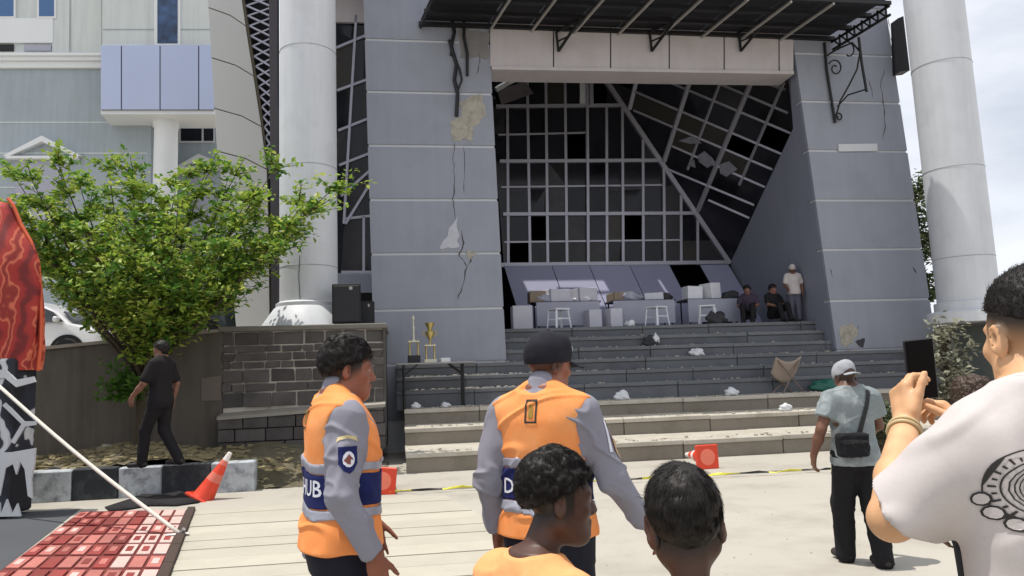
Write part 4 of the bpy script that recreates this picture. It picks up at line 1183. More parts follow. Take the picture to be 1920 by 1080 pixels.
# ================================================================== cars on the driveway
def car(loc, rz, paint, label, group='parked cars on the driveway'):
    c = empty('parked_car', loc, rz, label, 'car', group)
    # side profile (x along the car, z), body lofted over the width
    prof = [(-2.1, .35), (-2.15, .62), (-2.05, .95), (-1.55, 1.02), (-1.2, 1.42), (-.6, 1.60), (.4, 1.60), (1.05, 1.30), (1.35, 1.02), (2.0, .86), (2.12, .60), (2.08, .35)]
    vs = []; fs = []; secs = [(-.84, .93), (-.80, .985), (-.55, 1.0), (0, 1.01), (.55, 1.0), (.80, .985), (.84, .93)]
    n = len(prof)
    for y, k in secs:
        for x, z in prof: 
            inset = max(0, z - 1.0)*.24
            vs.append((x*k, y*(1 - inset) if abs(y) > .5 else y, .35 + (z - .35)*(.96 if abs(y) > .8 else 1.0)))
    for i in range(len(secs)-1):
        for j in range(n-1): fs.append((i*n + j, i*n + j + 1, (i+1)*n + j + 1, (i+1)*n + j))
        fs.append((i*n + n - 1, i*n, (i+1)*n, (i+1)*n + n - 1))
    fs += [tuple(range(n)), tuple(reversed(range(6*n, 7*n)))]
    body = MB().add(vs, fs).build('body', paint, c, smooth=True, bevel=.03)
    gm = glass_mat('car glass', (0.02, 0.025, 0.03), .05, .05, .7)
    for s in (-1, 1):
        def sy(z): return s*(.84*(1 - max(0, z - 1.0)*.24) + .012)
        for q in ([(-1.45, 1.06), (-1.12, 1.42), (-.62, 1.54), (-.55, 1.06)], [(-.47, 1.06), (-.5, 1.54), (.36, 1.54), (.42, 1.06)], [(.50, 1.06), (.46, 1.52), (.95, 1.30), (1.22, 1.06)]):
            MB().slab([(x, sy(z), z) for x, z in q], (0, -s*.03, 0)).build('side_window', gm, c)
        for x in (-1.35, 1.32):
            w = MB().lathe([(.20, -.10), (.30, -.10), (.33, -.07), (.33, .07), (.30, .10), (.20, .10)], 28).build('wheel', m_tyre, c, smooth=True); w.location = (x, s*.78, .33); w.rotation_euler = (RAD(90), 0, 0)
            h = MB(); h.lathe([(.20, -.085), (.205, -.09), (.205, .09), (.20, .085)], 24)
            for k in range(9):
                a = 2*math.pi*k/9; h.bar((.04*math.cos(a), .04*math.sin(a), s*-.10), (.195*math.cos(a), .195*math.sin(a), s*-.095), .035, .02)
            h.lathe([(.05, -.105), (.05, .105)], 12)
            h.build('rim', m_purl, w)
            MB().lathe([(.35, -.012), (.40, -.012), (.40, .012), (.35, .012)], 28).build('wheel_arch', m_tyre, c).location = (x, s*.835, .35)
            c.children[-1].rotation_euler = (RAD(90), 0, 0)
        MB().box(-.30, -.14, s*.845 - .01, s*.845 + .01, .92, .95).build('door_handle', m_black, c)
        MB().box(1.02, 1.14, s*.88 - .09, s*.88 + .09, 1.05, 1.18, .03).build('mirror', paint, c)
        MB().box(1.88, 2.06, s*.60 - .16, s*.60 + .16, .68, .82, .03).build('headlight', m_rf, c)
        MB().box(-2.12, -2.02, s*.66 - .10, s*.66 + .10, .72, .95, .02).build('tail_light', m_or, c)
    MB().slab([(1.10, -.62, 1.30), (1.10, .62, 1.30), (1.37, .68, 1.06), (1.37, -.68, 1.06)], (.03, 0, .03)).build('windscreen', gm, c)
    MB().slab([(-1.27, -.60, 1.38), (-1.27, .60, 1.38), (-1.55, .66, 1.06), (-1.55, -.66, 1.06)], (-.03, 0, .03)).build('rear_window', gm, c)
    for x in (-2.1, 2.06): MB().box(x - .05, x + .05, -.78, .78, .36, .58, .03).build('bumper', paint, c)
    return c
m_cw = mat('white car paint', srgb(206, 206, 206), 0.3, 0.03, 1, bump=0, coat=0.6); m_cd = mat('dark green car paint', srgb(48, 58, 60), 0.3, 0.05, 1, bump=0, coat=0.6)
dz = 2.17
p = D(118, 655, 17.6); car((p.x - 1.32, p.y + .8, dz), RAD(4), m_cw, 'white parked car with spoked rims behind the rendered wall')
p = D(440, 600, 19.5); car((p.x, p.y + 1.0, 2.55), RAD(38), m_cd, 'dark green parked car behind the white column')

# ================================================================== furniture and people's things on the platform
m_box = mat('grey carton', srgb(190, 190, 200), 0.8, 0.1, 5, rnd=0.1); m_cloth_t = mat('grey table cloth', srgb(156, 158, 172), 0.85, 0.1, 4)
m_boxb = mat('brown carton', srgb(132, 118, 104), 0.8, 0.2, 5); m_boxw = mat('white foam box', srgb(214, 216, 222), 0.7, 0.1, 5)
m_wp = mat('white plastic chair', srgb(204, 206, 214), 0.4, 0.06, 4)
def ftable(px, w, label, seed):
    s0 = FR.at(px, 582, 2.3).x; r = random.Random(seed)
    t = empty('trestle_table', FR.world(s0, 2.3, ZP), ANG, label, 'table', 'tables on the entrance platform')
    MB().box(-w/2, w/2, -.35, .35, .70, .75, .008).build('table_top', mat('dark table top', srgb(50, 50, 58), 0.5), t)
    for sx in (-1, 1):
        for y in (-.3, .3): MB().tube([(sx*(w/2 - .1), y, 0), (sx*(w/2 - .1), y, .70)], .022, 8).build('leg', m_black, t)
    MB().box(-w/2 + .04, w/2 - .04, -.37, -.35, .12, .73).build('modesty_panel', m_cloth_t, t)
    return s0
lab = ('trestle table with a sheeted carton load by the left pylon', 'trestle table before the middle parapet panels', 'trestle table in front of the missing parapet panel')
for i, (px, w) in enumerate(((1060, 1.75), (1200, 1.75), (1328, 1.5))):
    s0 = ftable(px, w, lab[i], i)
    nb = ((-.75, .42, .30), (-.2, .6, .34), (.55, .55, .36)) if i == 0 else (((-.6, .4, .22), (.4, .5, .2)) if i == 1 else ((-.42, .42, .36), (.12, .36, .44)))
    for k, (dx, bw_, bh) in enumerate(nb):
        b = MB().box(-bw_/2, bw_/2, -.22, .22, 0, bh, .01).build('carton', m_box); b.location = FR.world(s0 + dx, 2.35, ZP + .75); b.rotation_euler = (RAD(rng.uniform(-4, 4)), RAD(rng.uniform(-3, 3)), ANG + rng.uniform(-.5, .5)); b.data.materials[0] = rng.choice((m_box, m_box, m_boxb, m_boxw))
        tag(b, ('low', 'middle', 'high')[k] * 0 + ('flat grey carton', 'wide grey carton', 'grey carton standing')[k] + ' on the ' + ('table by the left pylon', 'table before the middle parapet panels', 'table in front of the missing panel')[i], 'carton', 'cartons on the platform tables')
def stool(px, label, t=1.25):
    s0 = FR.at(px, 600, t).x
    c = empty('plastic_stool', FR.world(s0, t, ZP), ANG + math.pi + rng.uniform(-.6, .6), label, 'stool', 'white plastic stools on the platform')
    for x in (-.17, .17):
        for y in (-.17, .17): MB().bar((x*1.25, y*1.25, 0), (x, y, .46), .055, .035).build('leg', m_wp, c, bevel=.006)
    MB().box(-.21, .21, -.21, .21, .45, .50, .02).build('seat', m_wp, c)
    for y in (-.19, .19): MB().bar((-.19, y, .24), (.19, y, .24), .03, .03).build('stretcher', m_wp, c)
    return c
stool(1048, 'white plastic stool at the table by the left pylon'); stool(1232, 'white plastic stool before the middle parapet panels'); stool(1328, 'white plastic stool in front of the missing parapet panel')
for i, (px, w) in enumerate(((978, .5), (1112, .34), (1150, .34))):
    q = FR.at(px, 600, 1.7); b = MB().box(-w/2, w/2, -.2, .2, 0, (.62, .48, .5)[i], .012).build('crate', m_box); b.location = FR.world(q.x, 1.7, ZP); b.rotation_euler = (0, 0, ANG + .1*i)
    tag(b, ('tall grey crate on the platform beside the left pylon', 'narrow grey crate between the first two platform tables', 'grey crate below the middle parapet panels')[i], 'crate', 'crates on the platform')

# tan camp chair on the stairs, green bag, litter
i4 = 3
cp = FR.at(1477, 735, -1.05)
cc = empty('camp_chair', FR.world(cp.x, -1.05, zl[2]), ANG + math.pi + .25, 'folding camp chair with sagging tan cloth seat on the stairs', 'chair')
m_tan = mat('tan canvas', srgb(150, 136, 124), 0.9, 0.12, 6, 0.08, 50, 0.3)
vs = []; fs = []
for j in range(9):
    for i in range(13):
        u = i/12*2 - 1; v = j/8
        vs.append((u*.36, -.10 + .20*v, .34 + .36*v + .12*u*u - .10*(1 - u*u)*(1 - v)))
for j in range(8):
    for i in range(12): fs.append((j*13 + i, j*13 + i + 1, (j+1)*13 + i + 1, (j+1)*13 + i))
o = MB().add(vs, fs).build('cloth_seat', m_tan, cc, smooth='all'); o.modifiers.new('t', 'SOLIDIFY').thickness = .03
for a, b in (((-.3, -.18, 0), (.28, -.12, .42)), ((.3, -.18, 0), (-.28, -.12, .42)), ((-.3, .18, 0), (.32, .1, .75)), ((.3, .18, 0), (-.32, .1, .75))):
    MB().tube([a, b], .016, 8).build('leg', mat('dull steel tube', srgb(120, 104, 98), 0.5, metal=.4), cc)
def lump(name, loc, size, m, label, cat, seed, flat=.6, group=None):
    g = np.random.default_rng(seed); bm = bmesh.new(); bmesh.ops.create_icosphere(bm, subdivisions=3, radius=1)
    ph = g.uniform(0, 6, 6)
    for v in bm.verts:
        d = v.co.copy(); k = 1 + .22*math.sin(3*d.x + ph[0])*math.sin(4*d.y + ph[1]) + .16*math.sin(7*d.z + 5*d.x + ph[2]) + .10*math.sin(11*d.y + ph[3])
        v.co = Vector((d.x*size[0]*k, d.y*size[1]*k, max(-.9*size[2]*flat, d.z*size[2]*k)))
    zmin = min(v.co.z for v in bm.verts)
    for v in bm.verts: v.co.z -= zmin
    me = bpy.data.meshes.new(name); bm.to_mesh(me); bm.free(); me.polygons.foreach_set('use_smooth', [True]*len(me.polygons))
    o = link(name, me, m); o.location = loc; tag(o, label, cat, group); return o
cg = FR.at(1548, 735, -1.05)
lump('green_bag', FR.world(cg.x, -1.05, zl[2]), (.34, .15, .17), mat('dark green plastic', srgb(30, 92, 78), 0.45, 0.2, 6), 'crumpled dark green plastic bag beside the camp chair', 'bag', 4)
m_lit = mat('white litter paper', srgb(206, 208, 212), 0.8, 0.15, 10); m_litd = mat('dark litter', srgb(54, 54, 58), 0.8, 0.2, 8)
lit = [(1165, 735, 2, .16, m_lit, 'crumpled white paper on the third stair below the officer cap'), (1222, 655, 6, .20, m_litd, 'dark bundle with pale wrapping on the upper stairs'), (1306, 666, 5, .15, m_lit, 'small white cup and wrapper on the upper stairs'),
       (1182, 618, 8, .12, m_lit, 'white foam box on the platform edge'), (1372, 745, 2, .15, m_lit, 'pale torn wrapper on the shaded wide stair'), (1345, 622, 8, .26, m_litd, 'black bag on the platform edge under the third table'), (1475, 790, 1, .12, m_lit, 'white plastic cup on the second lit stair'),
       (780, 745, 2, .10, m_lit, 'white paper cup under the folding table'), (835, 745, 2, .09, m_lit, 'pale wrapper under the folding table on the right')]
for i, (px, py, st, r_, m_, lb) in enumerate(lit):
    t = tlist[st] + .18; s0 = FR.at(px, py, t).x
    lump('litter', FR.world(s0, t, zl[st] + .004), (r_, r_*.7, r_*.75), m_, lb, 'litter', 40 + i, group='litter on the stairs')
    if i == 1: lump('litter', FR.world(s0 + .08, t - .10, zl[st] + .01), (.07, .05, .18), m_lit, 'twisted pale plastic wrapping against the dark bundle', 'litter', 70, group='litter on the stairs')
for i, (px, py, r_) in enumerate(((150, 808, .14), (178, 800, .16), (205, 790, .20), (215, 838, .12), (330, 828, .10))):
    p = G(px, py, .55); lump('rubble_chunk', (p.x, min(p.y, 13.6), .50), (r_*1.4, r_, r_*.6), m_plast, ('flat pale rubble chunk under the rendered wall', 'tilted pale rubble slab under the rendered wall', 'largest pale rubble piece beside the tree', 'small pale rubble piece left of the trunk', 'pale rubble strip right of the dark walking man')[i], 'rubble', 80 + i)

# cloths and bags heaped on the platform tables
for i, (px, t_, r_, m_, lb) in enumerate(((1020, 2.3, .22, m_cloth_t, 'grey cloth heaped on the table by the left pylon'), (1095, 2.3, .18, m_boxw, 'white cloth bundle at the end of the first platform table'), (1180, 2.3, .24, m_cloth_t, 'grey cloth heap on the middle platform table'), (1245, 2.3, .17, m_litd, 'dark bag at the end of the middle platform table'), (1370, 2.3, .20, m_litd, 'black bag at the end of the third platform table'))):
    q = FR.at(px, 575, t_); lump('cloth_heap', FR.world(q.x, t_, ZP + .75), (r_*1.3, r_, r_*.7), m_, lb, 'cloth', 120 + i, .5, 'heaps on the platform tables')
# ================================================================== people: bodies and clothes from blended distance fields
def vnoise(P, sc, seed=0):
    """Smooth value noise in [-1, 1] at points P (n,3)."""
    Q = P*sc + seed*17.31; I = np.floor(Q).astype(np.int64); Fq = Q - I; Fq = Fq*Fq*(3 - 2*Fq)
    def h(i):
        x = (i[:, 0]*73856093) ^ (i[:, 1]*19349663) ^ (i[:, 2]*83492791) ^ (seed*2654435761 % 1000003)
        x = (x ^ (x >> 13)) * 1274126177; x = x & 0x7fffffff
        return (x % 100003)/50001.5 - 1
    r = 0
    for dx in (0, 1):
        for dy in (0, 1):
            for dz in (0, 1):
                w = (Fq[:, 0] if dx else 1-Fq[:, 0])*(Fq[:, 1] if dy else 1-Fq[:, 1])*(Fq[:, 2] if dz else 1-Fq[:, 2])
                r = r + w*h(I + np.array([dx, dy, dz]))
    return r

class Field:
    def __init__(self, lo, hi, h):
        self.h = h; self.lo = np.array(lo, float); self.n = np.ceil((np.array(hi, float)-self.lo)/h).astype(int) + 1
        self.D = np.full(self.n, 0.25, np.float32)
    def _blk(self, lo, hi):
        a = np.clip(np.floor((np.array(lo)-self.lo)/self.h).astype(int), 0, self.n); b = np.clip(np.ceil((np.array(hi)-self.lo)/self.h).astype(int) + 1, 0, self.n)
        if np.any(b <= a): return None
        sl = tuple(slice(a[i], b[i]) for i in range(3))
        ax = [(self.lo[i] + np.arange(a[i], b[i])*self.h).astype(np.float32) for i in range(3)]
        return sl, ax[0][:, None, None], ax[1][None, :, None], ax[2][None, None, :]
    def put(self, prim, k=0.0, op='add', M=None):
        f, lo, hi = prim
        lo = np.array(lo, float) - k - 2*self.h; hi = np.array(hi, float) + k + 2*self.h
        if M is not None:
            c = np.array([[x, y, z] for x in (lo[0], hi[0]) for y in (lo[1], hi[1]) for z in (lo[2], hi[2])])
            R = np.array(M)[:3, :3]; T = np.array(M)[:3, 3]; w = c @ R.T + T
            blk = self._blk(w.min(0), w.max(0))
            if blk is None: return self
            sl, x, y, z = blk
            sc = np.linalg.norm(R[:, 0]); Ri = np.linalg.inv(R)
            x, y, z = np.broadcast_arrays(x - T[0], y - T[1], z - T[2])
            d = f(Ri[0, 0]*x + Ri[0, 1]*y + Ri[0, 2]*z, Ri[1, 0]*x + Ri[1, 1]*y + Ri[1, 2]*z, Ri[2, 0]*x + Ri[2, 1]*y + Ri[2, 2]*z)*sc
        else:
            blk = self._blk(lo, hi)
            if blk is None: return self
            sl, x, y, z = blk; d = f(x, y, z)
        cur = self.D[sl]; d = np.broadcast_to(d, cur.shape).astype(np.float32)
        if op == 'sub': a, b, s = -cur, d, -1.0
        else: a, b, s = cur, d, 1.0
        r = np.minimum(a, b)
        if k > 0:
            hh = np.maximum(k - np.abs(a-b), 0)/k; r = r - hh*hh*k*0.25
        self.D[sl] = s*r
        return self
    def cut(self, g):
        """Keep only where g(x,y,z) < 0 (whole grid)."""
        ax = [(self.lo[i] + np.arange(self.n[i])*self.h).astype(np.float32) for i in range(3)]
        self.D = np.maximum(self.D, np.broadcast_to(g(ax[0][:, None, None], ax[1][None, :, None], ax[2][None, None, :]), self.D.shape).astype(np.float32))
        return self
    def mesh(self):
        Dd = self.D; S = Dd < 0
        c = np.zeros(np.array(S.shape)-1, np.uint8)
        for i in (0, 1):
            for j in (0, 1):
                for k in (0, 1): c += S[i:S.shape[0]-1+i, j:S.shape[1]-1+j, k:S.shape[2]-1+k]
        act = np.argwhere((c > 0) & (c < 8))
        idx = -np.ones(c.shape, np.int64); idx[tuple(act.T)] = np.arange(len(act))
        acc = np.zeros((len(act), 3)); cnt = np.zeros(len(act))
        crn = [(0,0,0),(1,0,0),(0,1,0),(1,1,0),(0,0,1),(1,0,1),(0,1,1),(1,1,1)]
        eds = [(0,1),(2,3),(4,5),(6,7),(0,2),(1,3),(4,6),(5,7),(0,4),(1,5),(2,6),(3,7)]
        vals = [Dd[tuple((act + np.array(o)).T)] for o in crn]
        for a, b in eds:
            va, vb = vals[a], vals[b]; m = (va < 0) != (vb < 0)
            t = np.where(m, va/np.where(m, va-vb, 1), 0)
            p = np.array(crn[a])[None] + t[:, None]*(np.array(crn[b])-np.array(crn[a]))[None]
            acc += np.where(m[:, None], p, 0); cnt += m
        V = self.lo + (act + acc/cnt[:, None])*self.h
        Fs = []
        for ax in range(3):
            sh = [slice(None)]*3; s2 = [slice(None)]*3; sh[ax] = slice(0, -1); s2[ax] = slice(1, None)
            A, B = S[tuple(sh)], S[tuple(s2)]
            e = np.argwhere(A != B); u, v = [(1, 2), (2, 0), (0, 1)][ax]
            ok = (e[:, u] > 0) & (e[:, v] > 0) & (e[:, u] < S.shape[u]-1) & (e[:, v] < S.shape[v]-1); e = e[ok]
            if not len(e): continue
            du = np.zeros(3, int); du[u] = 1; dv = np.zeros(3, int); dv[v] = 1
            q = np.stack([idx[tuple((e-du-dv).T)], idx[tuple((e-dv).T)], idx[tuple(e.T)], idx[tuple((e-du).T)]], 1)
            fl_ = ~A[tuple(e.T)]; q[fl_] = q[fl_][:, ::-1]
            Fs.append(q)
        return V, np.concatenate(Fs)

def smooth_normals(V, F):
    n = np.cross(V[F[:, 2]]-V[F[:, 0]], V[F[:, 3]]-V[F[:, 1]]); N = np.zeros_like(V)
    for i in range(4): np.add.at(N, F[:, i], n)
    return N/np.maximum(np.linalg.norm(N, axis=1), 1e-9)[:, None]

def to_obj(name, field, m, parent, disp=None, colors=None, relax=1):
    V, F = field.mesh()
    if relax:                                            # one light smoothing pass
        for _ in range(relax):
            acc = np.zeros_like(V); cnt = np.zeros(len(V))
            for i in range(4):
                a, b = F[:, i], F[:, (i+1) % 4]
                np.add.at(acc, a, V[b]); np.add.at(cnt, a, 1); np.add.at(acc, b, V[a]); np.add.at(cnt, b, 1)
            V = V*.5 + .5*acc/np.maximum(cnt, 1)[:, None]
    if disp is not None:
        V = V + smooth_normals(V, F)*disp(V)[:, None]
    me = bpy.data.meshes.new(name)
    me.vertices.add(len(V)); me.vertices.foreach_set('co', V.astype(np.float32).ravel())
    me.loops.add(len(F)*4); me.loops.foreach_set('vertex_index', F.astype(np.int32).ravel())
    me.polygons.add(len(F)); me.polygons.foreach_set('loop_start', np.arange(0, len(F)*4, 4, dtype=np.int32))
    me.polygons.foreach_set('use_smooth', np.ones(len(F), bool))
    me.update(); me.validate()
    if colors is not None:
        ca = me.color_attributes.new('tone', 'FLOAT_COLOR', 'POINT')
        C = np.ones((len(V), 4), np.float32); C[:, :3] = colors(V); ca.data.foreach_set('color', C.ravel())
    return link(name, me, m, parent)

def A3(v): return np.array(v, float)
def cone_(a, b, r1, r2, flat=None):
    """Round cone between two points; flat=(axis unit vector, factor) squeezes it along an axis."""
    a, b = A3(a), A3(b); ba = b-a; L2 = max(float(ba @ ba), 1e-9); r = max(r1, r2)
    def f(x, y, z):
        px, py, pz = x-a[0], y-a[1], z-a[2]
        t = np.clip((px*ba[0] + py*ba[1] + pz*ba[2])/L2, 0, 1)
        dx, dy, dz = px-t*ba[0], py-t*ba[1], pz-t*ba[2]
        if flat is not None:
            ax, k = flat; q = (dx*ax[0] + dy*ax[1] + dz*ax[2])*(1/k - 1); dx, dy, dz = dx + q*ax[0], dy + q*ax[1], dz + q*ax[2]
        return np.sqrt(dx*dx + dy*dy + dz*dz) - (r1 + (r2-r1)*t)
    return f, np.minimum(a, b)-r, np.maximum(a, b)+r
def ell_(c, r, R=None):
    c, r = A3(c), A3(r)
    def f(x, y, z):
        x, y, z = x-c[0], y-c[1], z-c[2]
        if R is not None:
            x, y, z = R[0][0]*x + R[1][0]*y + R[2][0]*z, R[0][1]*x + R[1][1]*y + R[2][1]*z, R[0][2]*x + R[1][2]*y + R[2][2]*z
        k0 = np.sqrt((x/r[0])**2 + (y/r[1])**2 + (z/r[2])**2); k1 = np.sqrt((x/r[0]**2)**2 + (y/r[1]**2)**2 + (z/r[2]**2)**2)
        return k0*(k0-1)/np.maximum(k1, 1e-6)
    m = r.max() if R is not None else r
    return f, c-m, c+m
def box_(c, hf, rd, R=None):
    c, hf = A3(c), A3(hf)
    def f(x, y, z):
        x, y, z = x-c[0], y-c[1], z-c[2]
        if R is not None:
            x, y, z = R[0][0]*x + R[1][0]*y + R[2][0]*z, R[0][1]*x + R[1][1]*y + R[2][1]*z, R[0][2]*x + R[1][2]*y + R[2][2]*z
        qx, qy, qz = np.abs(x)-hf[0]+rd, np.abs(y)-hf[1]+rd, np.abs(z)-hf[2]+rd
        return np.sqrt(np.maximum(qx, 0)**2 + np.maximum(qy, 0)**2 + np.maximum(qz, 0)**2) + np.minimum(np.maximum(qx, np.maximum(qy, qz)), 0) - rd
    m = np.linalg.norm(hf) if R is not None else hf
    return f, c-m, c+m
def loft_(secs, infl=0.0, z0=None, z1=None, p=2.4):
    """Upright torso: (z, cx, cy, rx, ry) rings, smoothly interpolated."""
    S = np.array(secs, float); zz = np.linspace(S[0, 0], S[-1, 0], 80)
    C = [np.interp(zz, S[:, 0], S[:, i]) for i in range(1, 5)]
    ker = np.hanning(9); ker /= ker.sum()
    C = [np.convolve(np.pad(c, 4, 'edge'), ker, 'valid') for c in C]
    a = S[0, 0] if z0 is None else z0; b = S[-1, 0] if z1 is None else z1
    def f(x, y, z):
        cx, cy, rx, ry = [np.interp(z, zz, c) for c in C]
        rx = rx + infl; ry = ry + infl
        k = (np.abs((x-cx)/rx)**p + np.abs((y-cy)/ry)**p)**(1/p)
        d = (k-1)*np.minimum(rx, ry)
        return np.maximum(d, np.maximum(a-z, z-b))
    rx = S[:, 3].max() + infl + .02; ry = S[:, 4].max() + infl + .02
    return f, np.array([S[:, 1].min()-rx, S[:, 2].min()-ry, a]), np.array([S[:, 1].max()+rx, S[:, 2].max()+ry, b])

def head_M(c, yaw=0, pitch=0, roll=0, s=1.0):
    """Head frame: yaw turns to the person's left (+), pitch looks down (-)."""
    return Matrix.Translation(Vector(c)) @ Matrix.Rotation(yaw, 4, 'Z') @ Matrix.Rotation(pitch, 4, 'X') @ Matrix.Rotation(roll, 4, 'Y') @ Matrix.Scale(s, 4)

def put_head(fd, M, ear=1.0, round_=0.0):
    P = lambda pr, k=0.0, op='add': fd.put(pr, k, op, M)
    P(ell_((0, -.012, .036), (.075 + round_, .097, .086)))
    P(ell_((0, .026, -.03), (.063 + round_, .068, .092)), .03)
    P(ell_((0, .060, -.094), (.030, .030, .026)), .03)
    for s in (-1, 1):
        P(cone_((s*.056, -.005, -.055), (s*.018, .066, -.098), .018, .016), .035)
        P(ell_((s*.040, .062, -.024), (.024, .022, .020)), .02)
    P(ell_((0, .080, .022), (.050, .016, .012)), .02)
    for s in (-1, 1): P(ell_((s*.032, .101, .001), (.019, .013, .011)), .016, 'sub')
    for s in (-1, 1): P(ell_((s*.032, .0785, .001), (.014, .0135, .0125)), .003)
    P(cone_((0, .086, .012), (0, .110, -.030), .008, .0125), .014)
    for s in (-1, 1): P(ell_((s*.013, .099, -.036), (.009, .011, .008)), .008)
    P(ell_((0, .093, -.060), (.024, .011, .0065)), .007); P(ell_((0, .091, -.072), (.020, .011, .0075)), .007)
    for s in (-1, 1):
        R = Matrix.Rotation(RAD(-24*s), 3, 'Z') @ Matrix.Rotation(RAD(-8), 3, 'X')
        P(ell_((s*.081, -.016, -.006), (.0085*ear, .021*ear, .034*ear), R), .008)
        P(ell_((s*.090, -.010, -.001), (.008, .011*ear, .019*ear), R), .005, 'sub')

def tone_fn(M, skin, dark=None, fade=None):
    """Skin tone per vertex: lips, brows and eyes in the head frame, optional cropped-hair fade."""
    Mi = np.array(M.inverted())
    sk = A3(skin)
    def f(V):
        q = V @ Mi[:3, :3].T + Mi[:3, 3]; C = np.tile(sk, (len(V), 1))
        def blob(c, r, col, w=1.0):
            d = np.sqrt((((np.abs(q*[1, 1, 1]) if False else q)-A3(c))/A3(r))**2 @ np.ones(3)); k = np.clip(1.35-d, 0, 1)[:, None]*w
            C[:] = C*(1-k) + A3(col)*k
        for s in (-1, 1):
            blob((s*.033, .088, .022), (.022, .02, .0055), sk*.18)
            blob((s*.032, .093, .001), (.012, .01, .005), (.02, .015, .012)); blob((s*.021, .090, .001), (.005, .01, .004), (.5, .48, .45), .6); blob((s*.043, .088, .001), (.005, .01, .004), (.5, .48, .45), .6)
        blob((0, .10, -.066), (.026, .02, .012), sk*A3((.75, .5, .5)), .8)
        if fade is not None:
            k = np.clip(fade(q), 0, 1)[:, None]; C[:] = C*(1-k) + A3(dark)*k
        C *= (1 + .10*vnoise(V, 30, 3) + .06*vnoise(V, 9, 4))[:, None]
        return np.clip(C, 0.004, 1)
    return f

def frame_from(d, n):
    d = Vector(d).normalized(); n = Vector(n); n = (n - d*n.dot(d)).normalized(); x = d.cross(n)
    return x, d, n
def put_hand(fd, w, d, n, thumb, curl=(.35, .45, .5, .55), s=1.0, spread=.05, tcurl=.3, tout=.75, k=.012):
    """w wrist, d direction to fingertips, n back-of-hand normal, thumb=+1/-1 side along d x n."""
    Xh, Yh, Zh = frame_from(d, n); w = Vector(w)
    def L(x, y, z): return w + (Xh*(x*thumb) + Yh*y + Zh*z)*s
    R = Matrix((Xh, Yh, Zh)).transposed()
    fd.put(box_(L(.0, .048, 0), (.041*s, .048*s, .0145*s), .014*s, R), k)
    fd.put(cone_(L(0, -.03, 0), L(0, .03, 0), .027*s, .027*s, (np.array(Zh), .75)), .02)
    tipsP = []
    for i, (bx, ln) in enumerate(((.030, .072), (.010, .080), (-.011, .074), (-.030, .058))):
        p = L(bx, .088 - abs(i-1)*.004, 0); a = 0.0; c = curl[i]; sp = (1.5-i)*spread
        rr = .0095*s
        for j, fr2 in enumerate((.45, .31, .24)):
            a += c*(.8 if j == 0 else 1.0)
            dirv = (Yh*math.cos(a) - Zh*math.sin(a) + Xh*thumb*sp).normalized()
            q = p + dirv*ln*fr2*s
            fd.put(cone_(p, q, rr, rr*.92), .004 if j else .008); p = q; rr *= .92
        tipsP.append(p)
    p = L(.034, .018, -.004); dv = (Yh*math.cos(tout) + Xh*thumb*math.sin(tout) - Zh*.25).normalized(); q = p + dv*.040*s
    fd.put(cone_(p, q, .0155*s, .0115*s), .014)
    dv2 = (dv*math.cos(tcurl) + (Yh*.9 - Zh*.5 - Xh*thumb*.2).normalized()*math.sin(tcurl)).normalized(); q2 = q + dv2*.032*s
    fd.put(cone_(q, q2, .0112*s, .0098*s), .004); q3 = q2 + dv2*.022*s
    fd.put(cone_(q2, q3, .0098*s, .008*s), .003)
    return tipsP

BASE_T = [(.80, 0, -.005, .150, .105), (.88, 0, -.005, .168, .122), (.96, 0, -.002, .166, .118), (1.06, 0, .004, .150, .106), (1.18, 0, .008, .158, .112), (1.30, 0, .006, .176, .122), (1.38, 0, -.004, .180, .114), (1.44, 0, -.012, .150, .090), (1.48, 0, -.016, .095, .066), (1.51, 0, -.016, .060, .056)]
class Skel:
    """Joint positions of an upright adult, 1.72 m; x to the person's right, y forward."""
    def __init__(self, k=1.0, hs=1.0, dz=0.0, **kw):
        self.k = k; self.hs = hs; self.dz = dz
        J = dict(shR=(.185, -.012, 1.405), elR=(.235, -.03, 1.13), wrR=(.245, .06, .89), shL=(-.185, -.012, 1.405), elL=(-.235, -.03, 1.13), wrL=(-.245, .06, .89),
                 hipR=(.088, -.005, .90), knR=(.095, .02, .49), anR=(.10, -.02, .085), hipL=(-.088, -.005, .90), knL=(-.095, .02, .49), anL=(-.10, -.02, .085), head=(0, .012, 1.60))
        J.update(kw); self.J = {a: A3(b)*k for a, b in J.items()}
        self.T = [(r[0]*k - dz,) + tuple(v*k for v in r[1:]) for r in BASE_T]
    def U(self, v): return A3(v)*self.k - A3((0, 0, self.dz))
    def __getitem__(self, a): return self.J[a]

